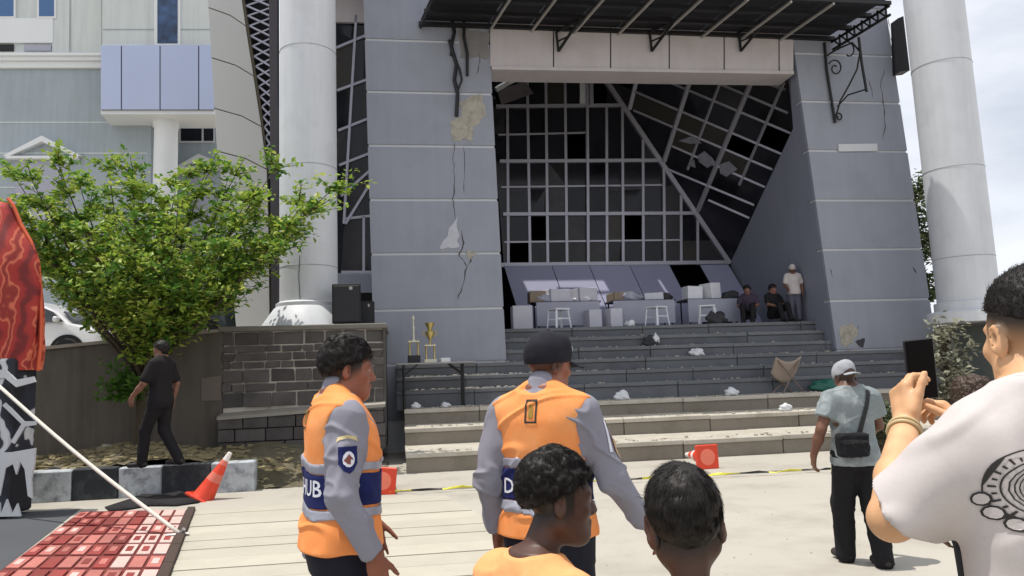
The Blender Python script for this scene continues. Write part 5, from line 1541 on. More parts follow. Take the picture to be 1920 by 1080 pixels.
def build_body(name, sk, h, skin, parent, M, hands, dark=(.01, .009, .008), fade=None, ear=1.0, relax=1, fat=0.0):
    k = sk.k; allp = np.array(list(sk.J.values()))
    lo = allp.min(0) - .16; hi = allp.max(0) + .22; lo[2] = -.02
    fd = Field(lo, hi, h)
    fd.put(loft_(sk.T, fat))
    for s in 'RL':
        sh, el, wr = sk['sh'+s], sk['el'+s], sk['wr'+s]
        fd.put(cone_(sh, el, .056*k, .043*k), .05*k); fd.put(cone_(el, el*.62 + wr*.38, .043*k, .044*k), .02*k); fd.put(cone_(el*.62 + wr*.38, wr, .044*k, .028*k), .02*k)
        hp, kn, an = sk['hip'+s], sk['kn'+s], sk['an'+s]
        fd.put(cone_(hp, kn, .088*k, .058*k), .05*k); fd.put(cone_(kn, kn*.65 + an*.35, .056*k, .058*k), .03*k); fd.put(cone_(kn*.65 + an*.35, an, .058*k, .038*k), .02*k)
        fd.put(ell_(an + A3((0, .05*k, -.045*k)), (.042*k, .12*k, .038*k)), .03*k)
    hd = A3(M.translation); nb = sk.U((0, -.018, 1.46))
    Rm = A3(M.to_3x3() @ Vector((0, -.022, -.055)))
    nk = 1.0 if k > .9 else .84
    fd.put(cone_(nb, hd + Rm, .064*k*nk, .054*sk.hs*nk), .035*k)
    for s in (-1, 1): fd.put(cone_(sk.U((s*.135, -.02, 1.425)), sk.U((s*.04, -.022, 1.50 if k > .9 else 1.465)), .042*k, .040*k), .05*k)
    put_head(fd, M, ear)
    for side, hnd in hands.items(): put_hand(fd, sk['wr'+side], **hnd)
    o = to_obj(name, fd, m_skin, parent, colors=tone_fn(M, skin, dark, fade), relax=relax)
    return o
m_skin = mat('skin', (1, 1, 1), 0.5, 0.05, 8, 0.04, 90, 0.15, 220, 0.0015, spec=0.4, sss=0.12, attr='tone')

def folds(amp, dirz=1.0, sc=9.0, seed=1, zlim=None):
    """Cloth creases: thin ridges along the zero lines of stretched noise, plus soft billows."""
    def f(V):
        c, s_ = math.cos(.6 + seed), math.sin(.6 + seed)
        Q1 = np.stack([V[:, 0], V[:, 1], V[:, 2]*.45*dirz + .5*V[:, 0]*c], 1); Q2 = np.stack([V[:, 0]*.6, V[:, 1]*.6, V[:, 2]*1.25 + .8*V[:, 0]*s_ + .5*V[:, 1]], 1)
        r1 = np.exp(-(vnoise(Q1, sc*.75, seed)/.16)**2); r2 = np.exp(-(vnoise(Q2, sc*.95, seed + 7)/.14)**2); m = np.clip(.5 + 1.4*vnoise(V, sc*.35, seed + 11), 0, 1)
        r = amp*(.75*r1*m + .70*r2*(1 - m*.6) + .35*vnoise(V, sc*.6, seed + 3) - .18)
        if zlim: r = r*np.clip((zlim - V[:, 2])/.08, .15, 1)
        return r
    return f

def shirt(sk, h, hem, sleeve, infl=.014, z1=1.50, loose=0.0, collar=None, sl_infl=.016, only=None, kb=.05):
    k = sk.k; allp = np.array(list(sk.J.values())); lo = allp.min(0) - .2; hi = allp.max(0) + .2; lo[2] = hem*k - sk.dz - .03; hi[2] = 1.60*k + .1
    fd = Field(lo, hi, h)
    T = [(z, cx, cy, rx + loose*k*max(0, (1.25 - (z + sk.dz)/k))*.5, ry + loose*k*max(0, (1.25 - (z + sk.dz)/k))*.5) for z, cx, cy, rx, ry in sk.T]
    fd.put(loft_(T, infl*k, hem*k - sk.dz, z1*k - sk.dz))
    for s in 'RL':
        if only and s not in only: continue
        sh, el, wr = sk['sh'+s], sk['el'+s], sk['wr'+s]
        if sleeve <= 1: fd.put(cone_(sh, sh + (el-sh)*sleeve, (.056 + sl_infl)*k, (.050 + sl_infl*1.5)*k), kb*k)
        else:
            fd.put(cone_(sh, el, (.056 + sl_infl)*k, (.045 + sl_infl)*k), .05*k); fd.put(cone_(el, el + (wr-el)*(sleeve-1), (.045 + sl_infl)*k, (.033 + sl_infl*.8)*k), .02*k)
    for s in (-1, 1): fd.put(cone_(sk.U((s*.135, -.02, 1.425)), sk.U((s*.05, -.022, 1.485 if k > .9 else 1.455)), (.042 + infl)*k, (.036 + infl)*k), .05*k)
    if collar: fd.put(cone_(sk.U((0, -.022, 1.47)), sk.U((0, -.012, collar)), .070*k, .064*k), .015*k)
    return fd
def cut_sleeve(fd, sk, s, at):
    """Square cuff across the arm."""
    sh, el, wr = sk['sh'+s], sk['el'+s], sk['wr'+s]
    if at <= 1: p, d = sh + (el-sh)*at, (el-sh)
    else: p, d = el + (wr-el)*(at-1), (wr-el)
    d = d/np.linalg.norm(d)
    r = .13*sk.k
    f = lambda x, y, z: np.maximum(-((x-p[0])*d[0] + (y-p[1])*d[1] + (z-p[2])*d[2]), np.sqrt((x-p[0])**2 + (y-p[1])**2 + (z-p[2])**2) - r)
    fd.put((f, p - r, p + r), 0, 'sub')
def trousers(sk, h, top, infl=.016, bottom=.06, wide=0.0):
    k = sk.k; P = np.array([sk[a] for a in ('hipR', 'hipL', 'knR', 'knL', 'anR', 'anL')]); lo = P.min(0) - .2; hi = P.max(0) + .2; lo[2] = -.01; hi[2] = top*k + .03
    fd = Field(lo, hi, h); fd.put(loft_([r for r in sk.T], infl*k, None, top*k - sk.dz))
    for s in 'RL':
        hp, kn, an = sk['hip'+s], sk['kn'+s], sk['an'+s]; e = an + A3((0, 0, (bottom-.085)*k))
        fd.put(cone_(hp, kn, (.090 + infl)*k, (.060 + infl + wide)*k), .045*k); fd.put(cone_(kn, e, (.060 + infl + wide)*k, (.048 + infl + wide)*k), .03*k)
    return fd
def shoes(sk, h, parent, m, sandal=False, dirs=None):
    k = sk.k
    for s in 'RL':
        an = sk['an'+s]; z0 = an[2] - .085*k; d = A3((dirs or {}).get(s, (0.06 if s == 'R' else -.06, 1, 0))); d /= np.linalg.norm(d)
        fd = Field(an - .25*k, an + .3*k, h)
        c = an + d*.055*k
        fd.put(cone_((an[0], an[1], z0 + .045*k) - d*.035*k, (c + d*.11*k) * [1, 1, 0] + [0, 0, z0 + .035*k], .048*k, .044*k, ((0, 0, 1), .85)))
        fd.put(cone_((an[0], an[1], z0 + .09*k), (an[0], an[1], z0 + .05*k), .046*k, .05*k), .03*k)
        f = lambda x, y, z, q=z0: (q + .002) - z
        fd.cut(f)
        to_obj('shoe', fd, m, parent)

def hair(M, parent, m, hgt=.016, line=None, noise=.006, nstr=900, slen=.035, seed=1, name='hair', swirl=(0, -.03, .12), h=.004, lift=.5, top=0.0, droop=.3, strip_=.0012, mess=.18):
    """Hair cap over the skull plus many fine strands."""
    fd = Field((-.125, -.15, -.13), (.125, .15, .19), h)
    fd.put(ell_((0, -.014, .036 + top*.5), (.0765 + hgt, .0985 + hgt, .087 + hgt + top)))
    line = line or (lambda x, y, z: -(z - .010 - .62*y - .012*np.cos(y*30)))
    fd.cut(line)
    V, F = fd.mesh()
    g = np.random.default_rng(seed); N = smooth_normals(V, F)
    V2 = V + N*(noise*(vnoise(V*np.array([1, .5, 1]), 55, seed) + .7*vnoise(V, 110, seed + 2)))[:, None]
    Mn = np.array(M)
    W = V2 @ Mn[:3, :3].T + Mn[:3, 3]
    me = bpy.data.meshes.new(name)
    vs = [W]; fs = [F]
    # strands
    out = np.where((np.abs(((V - [0, -.014, .036])/[.0765 + hgt, .0985 + hgt, .087 + hgt + top])**2 @ np.ones(3) - 1) < .12))[0]
    pick = g.choice(out, min(nstr, len(out)), replace=len(out) < nstr)
    P = V2[pick]; Nn = N[pick]; away = P - A3(swirl); away /= np.linalg.norm(away, axis=1)[:, None]
    tang = away - Nn*(away*Nn).sum(1)[:, None]; tang += g.normal(0, mess, tang.shape); tang -= Nn*(tang*Nn).sum(1)[:, None]; tang /= np.maximum(np.linalg.norm(tang, axis=1), 1e-6)[:, None]
    L = (slen*g.uniform(.5, 1.3, len(P))*np.clip((P[:, 2] + .05)/.09, .25, 1))[:, None]; lf = lift*g.uniform(.3, 1.4, len(P))[:, None]
    sd = np.cross(Nn, tang)
    rings = []
    for j, u in enumerate((0, .4, .75, 1.0)):
        c = P - Nn*.003 + tang*L*u + Nn*L*lf*(u - droop*u*u*1.4)
        w = strip_*(1 - .85*u)
        for a in range(3):
            an_ = 2*np.pi*a/3; rings.append(c + (sd*math.cos(an_) + Nn*math.sin(an_))*w)
    n = len(P); SV = np.stack(rings, 1)
    SF = []
    base = np.arange(n)[:, None]*12
    for j in range(3):
        for a in range(3):
            a2 = (a+1) % 3; SF.append(base + np.array([[j*3 + a, j*3 + a2, (j+1)*3 + a2, (j+1)*3 + a]]))
    SF = np.concatenate(SF) + len(W)
    SV = SV.reshape(-1, 3) @ Mn[:3, :3].T + Mn[:3, 3]
    VV = np.concatenate([W, SV]); FF = np.concatenate([F, SF])
    me.vertices.add(len(VV)); me.vertices.foreach_set('co', VV.astype(np.float32).ravel()); me.loops.add(len(FF)*4); me.loops.foreach_set('vertex_index', FF.astype(np.int32).ravel())
    me.polygons.add(len(FF)); me.polygons.foreach_set('loop_start', np.arange(0, len(FF)*4, 4, dtype=np.int32)); me.polygons.foreach_set('use_smooth', np.ones(len(FF), bool)); me.update(); me.validate()
    return link(name, me, m, parent)
m_hair = mat('black hair', srgb(24, 20, 18), 0.55, 0.3, 20, 0.2, 90, 0.3, 240, 0.002, spec=0.3)

def project(obj, pts2, org, ux, uz, direction, off=.002):
    """Lay a flat figure (list of 2-D points) on an object's surface along a direction."""
    bv = BVHTree.FromPolygons([v.co for v in obj.data.vertices], [tuple(p.vertices) for p in obj.data.polygons])
    out = []
    for a, b in pts2:
        o = Vector(org) + Vector(ux)*a + Vector(uz)*b
        hit, nrm, _, _ = bv.ray_cast(o, Vector(direction))
        out.append((hit + nrm*off) if hit is not None else None)
    return out
def decal_poly(obj, poly, org, ux, uz, direction, name, m, parent, off=.003):
    """Filled outline draped on a surface: triangulated finely, then projected."""
    bm = bmesh.new()
    vs = [bm.verts.new((a, b, 0)) for a, b in poly]
    try: bm.faces.new(vs)
    except ValueError: bm.free(); return None
    bmesh.ops.triangulate(bm, faces=bm.faces)
    for _ in range(4):
        ee = [e for e in bm.edges if e.calc_length() > .014]
        if not ee: break
        bmesh.ops.subdivide_edges(bm, edges=ee, cuts=1); bmesh.ops.triangulate(bm, faces=bm.faces)
    bm.verts.ensure_lookup_table()
    P = project(obj, [(v.co.x, v.co.y) for v in bm.verts], org, ux, uz, direction, off)
    F = [tuple(v.index for v in f.verts) for f in bm.faces]; bm.free()
    F = [f for f in F if all(P[i] is not None for i in f)]
    me = bpy.data.meshes.new(name); me.from_pydata([p if p is not None else Vector() for p in P], [], F); me.validate()
    o = link(name, me, m, parent); return o
def decal_text(obj, txt, size, org, ux, uz, direction, name, m, parent, off=.003):
    cu = bpy.data.curves.new('t', 'FONT'); cu.body = txt; cu.size = size; cu.align_x = 'CENTER'; cu.align_y = 'CENTER'; cu.resolution_u = 2; cu.offset = size*.012
    to = bpy.data.objects.new('t', cu); COL.objects.link(to); bpy.context.view_layer.update()
    me0 = bpy.data.meshes.new_from_object(to.evaluated_get(bpy.context.evaluated_depsgraph_get())); bpy.data.objects.remove(to)
    bm = bmesh.new(); bm.from_mesh(me0); bmesh.ops.triangulate(bm, faces=bm.faces)
    for _ in range(3):
        ee = [e for e in bm.edges if e.calc_length() > .015]
        if not ee: break
        bmesh.ops.subdivide_edges(bm, edges=ee, cuts=1); bmesh.ops.triangulate(bm, faces=bm.faces)
    bm.verts.ensure_lookup_table(); P = project(obj, [(v.co.x, v.co.y) for v in bm.verts], org, ux, uz, direction, off)
    F = [tuple(v.index for v in f.verts) for f in bm.faces if all(P[v.index] is not None for v in f.verts)]; bm.free()
    me = bpy.data.meshes.new(name); me.from_pydata([p if p is not None else Vector() for p in P], [], F); me.validate()
    return link(name, me, m, parent)

def neck_ring(sk, parent, m, r=.0115, R=.066, z=1.476, y=-.012, tilt=14):
    vs, fs = torus(R*sk.k, r*sk.k, 40, 10)
    o = MB().add(vs, fs).build('collar', m, parent, smooth='all')
    o.matrix_local = Matrix.Translation(Vector(sk.U((0, y, z)))) @ Matrix.Rotation(RAD(-tilt), 4, 'X') @ Matrix.Diagonal((1, .98, 1.25, 1))
    return o

def neck_cut(fd, sk, M, extra=.004):
    """Open a T-shirt round the neck, following the neck itself."""
    k = sk.k; nk = 1.0 if k > .9 else .84
    a = sk.U((0, -.018, 1.46)); b = A3(M.translation) + A3(M.to_3x3() @ Vector((0, -.022, -.055)))
    fd.put(cone_(a, b, .064*k*nk + extra, .056*sk.hs*nk + extra + .004), .004, 'sub')
    fd.cut(lambda x, y, z: np.where(np.abs(x) < .12*k, z - (1.516*k - .28*(y + .02*k)), z - 1.62*k))
# ------------------------------------------------------------------ fabrics
def fabric(name, col, var=.10, bs=300, wr=.55, ws=9, **kw): return mat(name, col, 0.85, var, 5, 0.06, 90, 0.2, bs, 0.001, spec=0.25, wrinkle=wr, wscale=ws, **kw)
m_vest = fabric('orange vest cloth', srgb(232, 144, 82), dirt=srgb(238, 178, 122), dscale=4, damt=.5)
m_navy = fabric('navy band', srgb(26, 34, 84)); m_silv = mat('silver reflective tape', srgb(150, 152, 164), 0.35, 0.1, 12, 0.05, 80, metal=0.2)
m_gsh = fabric('grey uniform cloth', srgb(132, 132, 143), wr=.8, ws=12); m_pnavy = fabric('dark navy trousers', srgb(24, 26, 38)); m_pblk = fabric('black trousers', srgb(26, 25, 28))
m_peach = fabric('peach cotton', srgb(226, 158, 104), dirt=srgb(234, 190, 140), dscale=6, damt=.6); m_wtee = fabric('white cotton', srgb(190, 183, 181), wr=.45, ws=6); m_shoe = mat('black shoe leather', srgb(22, 20, 20), 0.45, 0.2, 8)
m_cap = fabric('black cap cloth', srgb(28, 28, 36)); m_brown = fabric('brown cotton', srgb(88, 74, 58)); m_dshirt = fabric('black shirt', srgb(30, 27, 29)); m_mark = mat('dark print', srgb(48, 46, 44), 0.8); m_wht = mat('white print', srgb(210, 212, 222), 0.7)

def place(px, depth, phi, label, group=None, z=0.0, name='person', py=900):
    global ROOT
    ROOT = (D(px, py, depth).x, depth, z, phi)
    p = D(px, py, depth)
    return empty(name, (p.x, depth, z), -phi, label, 'person', group)
def L_(px, py, depth, k=1.0):
    """A pixel at a depth, in the current person's own frame (unscaled)."""
    p = D(px, py, depth) - Vector((ROOT[0], ROOT[1], ROOT[2])); c, s = math.cos(ROOT[3]), math.sin(ROOT[3])
    return ((p.x*c - p.y*s)/k, (p.x*s + p.y*c)/k, p.z/k)
HANG_R = dict(d=(0.0, .18, -1), n=(1, .1, 0), thumb=-1); HANG_L = dict(d=(0.0, .18, -1), n=(-1, .1, 0), thumb=1)

def vest(sk, h, root, text, bw=(1.075, 1.205), patch_side=True, label=None):
    k = sk.k
    def core(infl, z0, z1):
        fd = shirt(sk, h, z0, 0.0, infl, 1.485, 0.10); return fd
    def arm(fd):
        for s in 'RL':
            sh, el = sk['sh'+s], sk['el'+s]; o = A3((.055 if s == 'R' else -.055, 0, -.035))*k
            fd.put(cone_(sh + o + A3((0, 0, .12))*k*0, el + o*.4, .092*k, .080*k), .012*k, 'sub')
        fd.put(cone_(sk.U((0, .0, 1.485)), sk.U((0, .05, 1.62)), .060*k, .085*k), .01*k, 'sub')
        f = lambda x, y, z: np.maximum(np.abs(x) - .012*k - .05*np.maximum(0, .98*k - z), -y); fd.put((f, A3((-.1, .0, .8))*k, A3((.1, .3, 1.5))*k), .004, 'sub')
    fd = core(.028, .90, 1.5); arm(fd)
    v = to_obj('vest', fd, m_vest, root, disp=folds(.014*k, 1.2, 7, 5))
    for nm, m_, z0, z1, e in (('navy_band', m_navy, bw[0], bw[1], .036), ('silver_tape', m_silv, bw[1] + .002, bw[1] + .042, .0355), ('silver_tape', m_silv, bw[0] - .042, bw[0] - .002, .0355)):
        fd = core(e, .90, 1.5); arm(fd); fd.cut(lambda x, y, z, a=z0*k, b=z1*k: np.maximum(a - z - .012*np.sin(x*14) - .0*y, z - b + .012*np.sin(x*14)))
        b = to_obj(nm, fd, m_, v, disp=folds(.014*k, 1.2, 7, 5))
        if nm == 'navy_band': band = b
    bpy.context.view_layer.update()
    if text:
        decal_text(band, text, .088*k, (0, -.6, (bw[0] + bw[1])/2*k), (1, 0, 0), (0, 0, 1), (0, 1, 0), 'band_lettering', m_wht, v, .003)
    fr = [(-.024, -.045), (.024, -.045), (.024, .045), (-.024, .045)]
    for i in range(4):
        a, b = Vector(fr[i]), Vector(fr[(i+1) % 4]); d = (b-a).normalized()*.004; n = Vector((-d.y, d.x))
        decal_poly(v, [tuple(a - d + n), tuple(b + d + n), tuple(b + d - n), tuple(a - d - n)], (-.0, -.6, 1.415*k), (1, 0, 0), (0, 0, 1), (0, 1, 0), 'collar_mark', m_mark, v)
    decal_poly(v, [(-.012, -.028), (.012, -.028), (.009, .028), (-.009, .028)], (0, -.6, 1.415*k), (1, 0, 0), (0, 0, 1), (0, 1, 0), 'collar_mark', mat('ochre mark', srgb(150, 120, 50), .8), v)
    return v

# ------------------------------------------------------------------ bareheaded officer
H1 = .0065
o1 = place(640, 3.2, RAD(66), 'person with short black hair in an orange safety vest and grey sleeves, walking', 'officers in orange vests')
k = 1.03
s1 = Skel(k, 1.0, elR=(.245, -.045, 1.12), wrR=(.262, .075, .88), elL=(-.24, .02, 1.13), wrL=(-.22, .18, .93), knR=(.095, .06, .49), anR=(.10, -.10, .085), knL=(-.095, .10, .50), anL=(-.10, .22, .085), head=(0, .03, 1.595))
M1 = head_M(s1['head'], RAD(-4), RAD(-3), 0, 1.02)
und = lambda q: np.clip((q[:, 2] - (-.035 - .35*(q[:, 1] + .05)))/.05, 0, 1)*(q[:, 1] < .055)*.9
b1 = build_body('body', s1, H1, srgb(132, 80, 60), o1, M1, dict(R=HANG_R, L=HANG_L), fade=lambda q: np.clip((q[:, 2] + .045 - .55*q[:, 1])/.04, 0, 1)*(q[:, 1] < .05)*(np.abs(q[:, 0]) < .082)*.92)
sh1 = shirt(s1, H1, .86, 1.9, .014, 1.49, 0, 1.525, .018); 
for s in 'RL': cut_sleeve(sh1, s1, s, 1.9)
u1 = to_obj('shirt', sh1, m_gsh, o1, disp=folds(.018, .9, 12, 9, 1.46*k))
to_obj('trousers', trousers(s1, .008, 1.0), m_pnavy, o1, disp=folds(.006, .6, 9, 12)); shoes(s1, .008, o1, m_shoe)
vest(s1, H1, o1, 'DISHUB')
hair(M1, o1, m_hair, .014, lambda x, y, z: -(z - .022 - .50*y), .0032, 7000, .030, 3, top=.016, lift=.30, droop=.6, strip_=.0009, swirl=(0, -.09, .10), mess=.25)
bpy.context.view_layer.update()
# shield patch and epaulette on the right sleeve
shp = [(-.036, .045), (.036, .045), (.036, -.02), (.02, -.045), (0, -.055), (-.02, -.045), (-.036, -.02)]
zc = 1.265*k; oc = A3(s1['shR'])*.5 + A3(s1['elR'])*.5
decal_poly(u1, shp, (.7, oc[1], zc), (0, 1, 0), (0, 0, 1), (-1, 0, 0), 'sleeve_patch', m_navy, o1)
decal_poly(u1, [(.024*math.cos(a*.5236), -.003 + .030*math.sin(a*.5236)) for a in range(12)], (.7, oc[1], zc), (0, 1, 0), (0, 0, 1), (-1, 0, 0), 'sleeve_patch_emblem', m_wht, o1, .005)
decal_poly(u1, [(-.02, -.006), (0, .016), (.02, -.006), (.006, -.004), (.004, -.024), (-.008, -.02)], (.7, oc[1], zc), (0, 1, 0), (0, 0, 1), (-1, 0, 0), 'sleeve_patch_emblem', mat('brown emblem', srgb(120, 70, 60), .8), o1, .007)
decal_poly(u1, [(-.04, .0), (-.034, .02), (0, .03), (.034, .02), (.04, 0), (.03, .008), (0, .016), (-.03, .008)], (.7, oc[1], zc + .06), (0, 1, 0), (0, 0, 1), (-1, 0, 0), 'sleeve_title', mat('cream title', srgb(196, 180, 140), .8), o1, .003)

# ------------------------------------------------------------------ officer with the black cap
o2 = place(1026, 3.33, RAD(27), 'person in a black cap and orange safety vest reaching one arm out', 'officers in orange vests')
k = 1.02
s2 = Skel(k, 1.0, elR=(.275, .045, 1.14), wrR=(.37, .20, .915), elL=(-.245, -.06, 1.12), wrL=(-.25, .01, .88), knR=(.095, .08, .49), anR=(.10, .10, .085), anL=(-.10, -.16, .085), head=(.012, .035, 1.605))
M2 = head_M(s2['head'], RAD(-32), RAD(-4), RAD(3), 1.02)
build_body('body', s2, H1, srgb(134, 84, 64), o2, M2, dict(R=dict(d=(.28, .5, -.75), n=(.8, .2, .5), thumb=-1), L=HANG_L), fade=lambda q: np.clip((q[:, 2] + .05 - .5*q[:, 1])/.05, 0, 1)*(q[:, 1] < .03)*.75)
sh2 = shirt(s2, H1, .86, 1.92, .014, 1.49, 0, 1.525, .018)
for s in 'RL': cut_sleeve(sh2, s2, s, 1.92)
u2 = to_obj('shirt', sh2, m_gsh, o2, disp=folds(.018, .9, 12, 19, 1.46*k))
to_obj('trousers', trousers(s2, .008, 1.0), m_pnavy, o2, disp=folds(.006, .6, 9, 12)); shoes(s2, .008, o2, m_shoe)
vest(s2, H1, o2, 'DISHUB', (1.04, 1.17))
bpy.context.view_layer.update()
oc = A3(s2['shR'])*.6 + A3(s2['elR'])*.4
for j in (1, 2):
    decal_poly(u2, [(-.05 + .030*j, .07), (-.036 + .030*j, .07), (-.040 + .034*j, -.06), (-.056 + .034*j, -.06)], (.7, oc[1] + .0, oc[2]), (0, 1, 0), (0, 0, 1), (-1, 0, 0), 'sleeve_stripe', (mat('maroon stripe', srgb(110, 42, 44), .8), m_wht, mat('maroon stripe', (0, 0, 0)))[j], o2)
decal_poly(u2, [(a*.8, b*.8) for a, b in shp], (.7, oc[1] + .045, oc[2] - .05), (0, 1, 0), (0, 0, 1), (-1, 0, 0), 'sleeve_patch', mat('ochre patch', srgb(176, 150, 120), .8), o2, .005)
def cap(M, root, m, back=False, tall=.018, emblem=True, name='cap'):
    fd = Field((-.12, -.24, -.06), (.12, .24, .18), .004)
    fd.put(ell_((0, -.010, .040), (.088, .110, .094 + tall)))
    fd.put(ell_((0, .055, .080), (.060, .045, .050 + tall)), .03)
    fd.cut(lambda x, y, z: -(z - .012 - .12*y))
    fd2 = Field((-.12, -.24, -.06), (.12, .24, .18), .004)
    fd2.put(ell_((0, .118, .030), (.072, .072, .060))); fd2.cut(lambda x, y, z: np.abs(z - .026 - 0*y + .9*x*x*6 + .25*(y - .09)) - .004); fd2.cut(lambda x, y, z: .075 - y)
    Mc = M @ Matrix.Rotation(math.pi, 4, 'Z') if back else M
    for f_, nm in ((fd, name), (fd2, 'cap_brim')):
        V, F = f_.mesh(); V = V + smooth_normals(V, F)*(.0015*vnoise(V, 30, 4))[:, None]; Mn = np.array(Mc); W = V @ Mn[:3, :3].T + Mn[:3, 3]
        me = bpy.data.meshes.new(nm); me.from_pydata(W.tolist(), [], F.tolist()); me.polygons.foreach_set('use_smooth', [True]*len(F)); 
        o = link(nm, me, m, root if nm == name else top_)
        if nm == name: top_ = o
    b = MB().lathe([(.008, -.003), (.007, .003), (.003, .005)], 10).build('cap_button', m, top_); b.matrix_local = Mc @ Matrix.Translation((0, -.01, .135 + tall))
    if emblem:
        for a, r_, mm in ((0, .028, m_wht), (.002, .014, m_mark)):
            e = MB().lathe([(r_, 0), (r_, .003)], 20).build('cap_emblem', mm, top_); e.matrix_local = Mc @ Matrix.Translation((0, .103 + a, .075)) @ Matrix.Rotation(RAD(-82), 4, 'X')
    return top_
cap(M2, o2, m_cap)

# ------------------------------------------------------------------ boy in profile
HB = .0048
o3 = place(1002, 1.79, RAD(54), 'child with wavy black hair and a peach T-shirt looking sideways', 'children watching')
k = .792
s3 = Skel(k, .80, head=(.0, .055, 1.640)); M3 = head_M(s3['head'] + A3((.014, .012, .006)), RAD(-22), RAD(-4), 0, .82)
build_body('body', s3, HB, srgb(76, 50, 40), o3, M3, dict(R=dict(HANG_R, s=.8), L=dict(HANG_L, s=.8)), fade=lambda q: np.clip((q[:, 2] + .06 - .45*q[:, 1])/.04, 0, 1)*(q[:, 1] < .03)*(np.abs(q[:, 0]) < .080)*.9)
f3 = shirt(s3, HB, .84, .62, .016, 1.50, .05, None, .022)
for s in 'RL': cut_sleeve(f3, s3, s, .62)
neck_cut(f3, s3, M3)
t3 = to_obj('t_shirt', f3, m_peach, o3, disp=folds(.007, .8, 12, 25))
to_obj('trousers', trousers(s3, .007, 1.0), fabric('grey shorts', srgb(70, 70, 78)), o3); shoes(s3, .008, o3, m_shoe)
hair(M3, o3, m_hair, .015, lambda x, y, z: -(z - .030 - .55*y + .0*x), .0055, 12000, .034, 8, top=.010, lift=.42, droop=.85, swirl=(0, -.045, .13), strip_=.0009, mess=.40)

# ------------------------------------------------------------------ boy from behind
o4 = place(1280, 1.60, RAD(6), 'child with smooth dark hair seen from behind beside the wavy haired child', 'children watching')
k = .745
s4 = Skel(k, .80, head=(.0, .02, 1.715)); M4 = head_M(s4['head'], RAD(4), RAD(-3), RAD(-5), .90)
build_body('body', s4, HB, srgb(72, 48, 38), o4, M4, dict(R=dict(HANG_R, s=.8), L=dict(HANG_L, s=.8)), ear=1.3, fade=lambda q: np.clip((q[:, 2] + .055 - .45*q[:, 1])/.05, 0, 1)*(q[:, 1] < .02)*(np.abs(q[:, 0]) < .076)*.93)
f4 = shirt(s4, .006, .84, .62, .016, 1.50, .05, None, .022)
for s in 'RL': cut_sleeve(f4, s4, s, .62)
neck_cut(f4, s4, M4)
t4 = to_obj('t_shirt', f4, fabric('olive cotton', srgb(150, 146, 116)), o4, disp=folds(.007, .8, 12, 31))
to_obj('trousers', trousers(s4, .008, 1.0), m_pblk, o4); shoes(s4, .008, o4, m_shoe)
hair(M4, o4, m_hair, .008, lambda x, y, z: -(z - .012 - .72*y - 1.2*np.maximum(0, np.abs(x) - .066)), .0025, 6000, .040, 12, top=.008, lift=.10, droop=.9, swirl=(.02, -.05, .125), strip_=.0009, mess=.14)

# ------------------------------------------------------------------ man filming with a phone
HP = .0048
o5 = place(1955, 1.47, RAD(4), 'person in a white T-shirt with a round back print filming with a raised phone', py=640)
k = 1.025
s5 = Skel(k, 1.0, shL=(-.160, .01, 1.365), elL=L_(1672, 972, 1.60, k), wrL=L_(1699, 790, 1.86, k), shR=(.160, .01, 1.365), elR=(.25, .20, 1.20), wrR=L_(1822, 812, 1.86, k), head=(0, .025, 1.60))
print('ARM', np.linalg.norm(s5['shL']-s5['elL']), np.linalg.norm(s5['elL']-s5['wrL']), s5['elL'], s5['wrL'], s5['wrR'])
M5 = head_M(s5['head'], RAD(2), RAD(-2), 0, 1.0)
build_body('body', s5, HP, srgb(206, 160, 120), o5, M5, dict(
    L=dict(d=(.10, .42, 1.0), n=(-1, -.12, .08), thumb=1, curl=(.80, .85, .85, .85), tcurl=.12, tout=.38, spread=.02), R=dict(d=(-.40, .50, .62), n=(.8, -.25, .55), thumb=-1, curl=(.70, .85, .9, .95), tcurl=.6, tout=.6, spread=.02)),
    dark=(.03, .024, .02), fade=lambda q: np.clip((q[:, 2] + .035 - .25*q[:, 1])/.075, 0, 1)*np.clip((.06 - q[:, 1])/.02, 0, 1)*(np.abs(q[:, 0]) < .0835)*.97)
f5 = shirt(s5, HP, .80, .84, .012, 1.50, .08, None, .020, None, .035)
for s in 'RL': cut_sleeve(f5, s5, s, .84)
neck_cut(f5, s5, M5)
t5 = to_obj('t_shirt', f5, m_wtee, o5, disp=folds(.017, .7, 9, 43))
to_obj('trousers', trousers(s5, .009, .98), m_pnavy, o5); shoes(s5, .009, o5, m_shoe)
hair(M5, o5, m_hair, .0035, lambda x, y, z: -(z - .048 - .25*y), .003, 7000, .010, 15, top=.012, lift=1.0, droop=.3, swirl=(0, -.02, .0), strip_=.0009, mess=.4)
bpy.context.view_layer.update()
# round line-art print on the back
LC = (-.108*k, -.6, 1.335*k)
def ring_(r0, r1, a0, a1, n, nm='back_print', sq=1.0):
    pts = [(r1*math.cos(a0 + (a1-a0)*i/n), sq*r1*math.sin(a0 + (a1-a0)*i/n)) for i in range(n+1)] + [(r0*math.cos(a1 - (a1-a0)*i/n), sq*r0*math.sin(a1 - (a1-a0)*i/n)) for i in range(n+1)]
    decal_poly(t5, pts, LC, (1, 0, 0), (0, 0, 1), (0, 1, 0), nm, m_mark, t5, .0025)
for r0, r1 in ((.066, .0685), (.044, .0465)):
    for q in range(4): ring_(r0, r1, q*math.pi/2, (q+1)*math.pi/2, 10)
for i in range(26):
    a = i*2*math.pi/26; ring_(.050, .061 if i % 2 else .057, a - .035, a + .035, 1)
for i in range(5): ring_(.012 + .006*i, .014 + .006*i, 2.6 - .25*i, 4.6 + .1*i, 8)
for i in range(4): ring_(.014 + .006*i, .016 + .006*i, -.8 + .1*i, .9 + .12*i, 8)
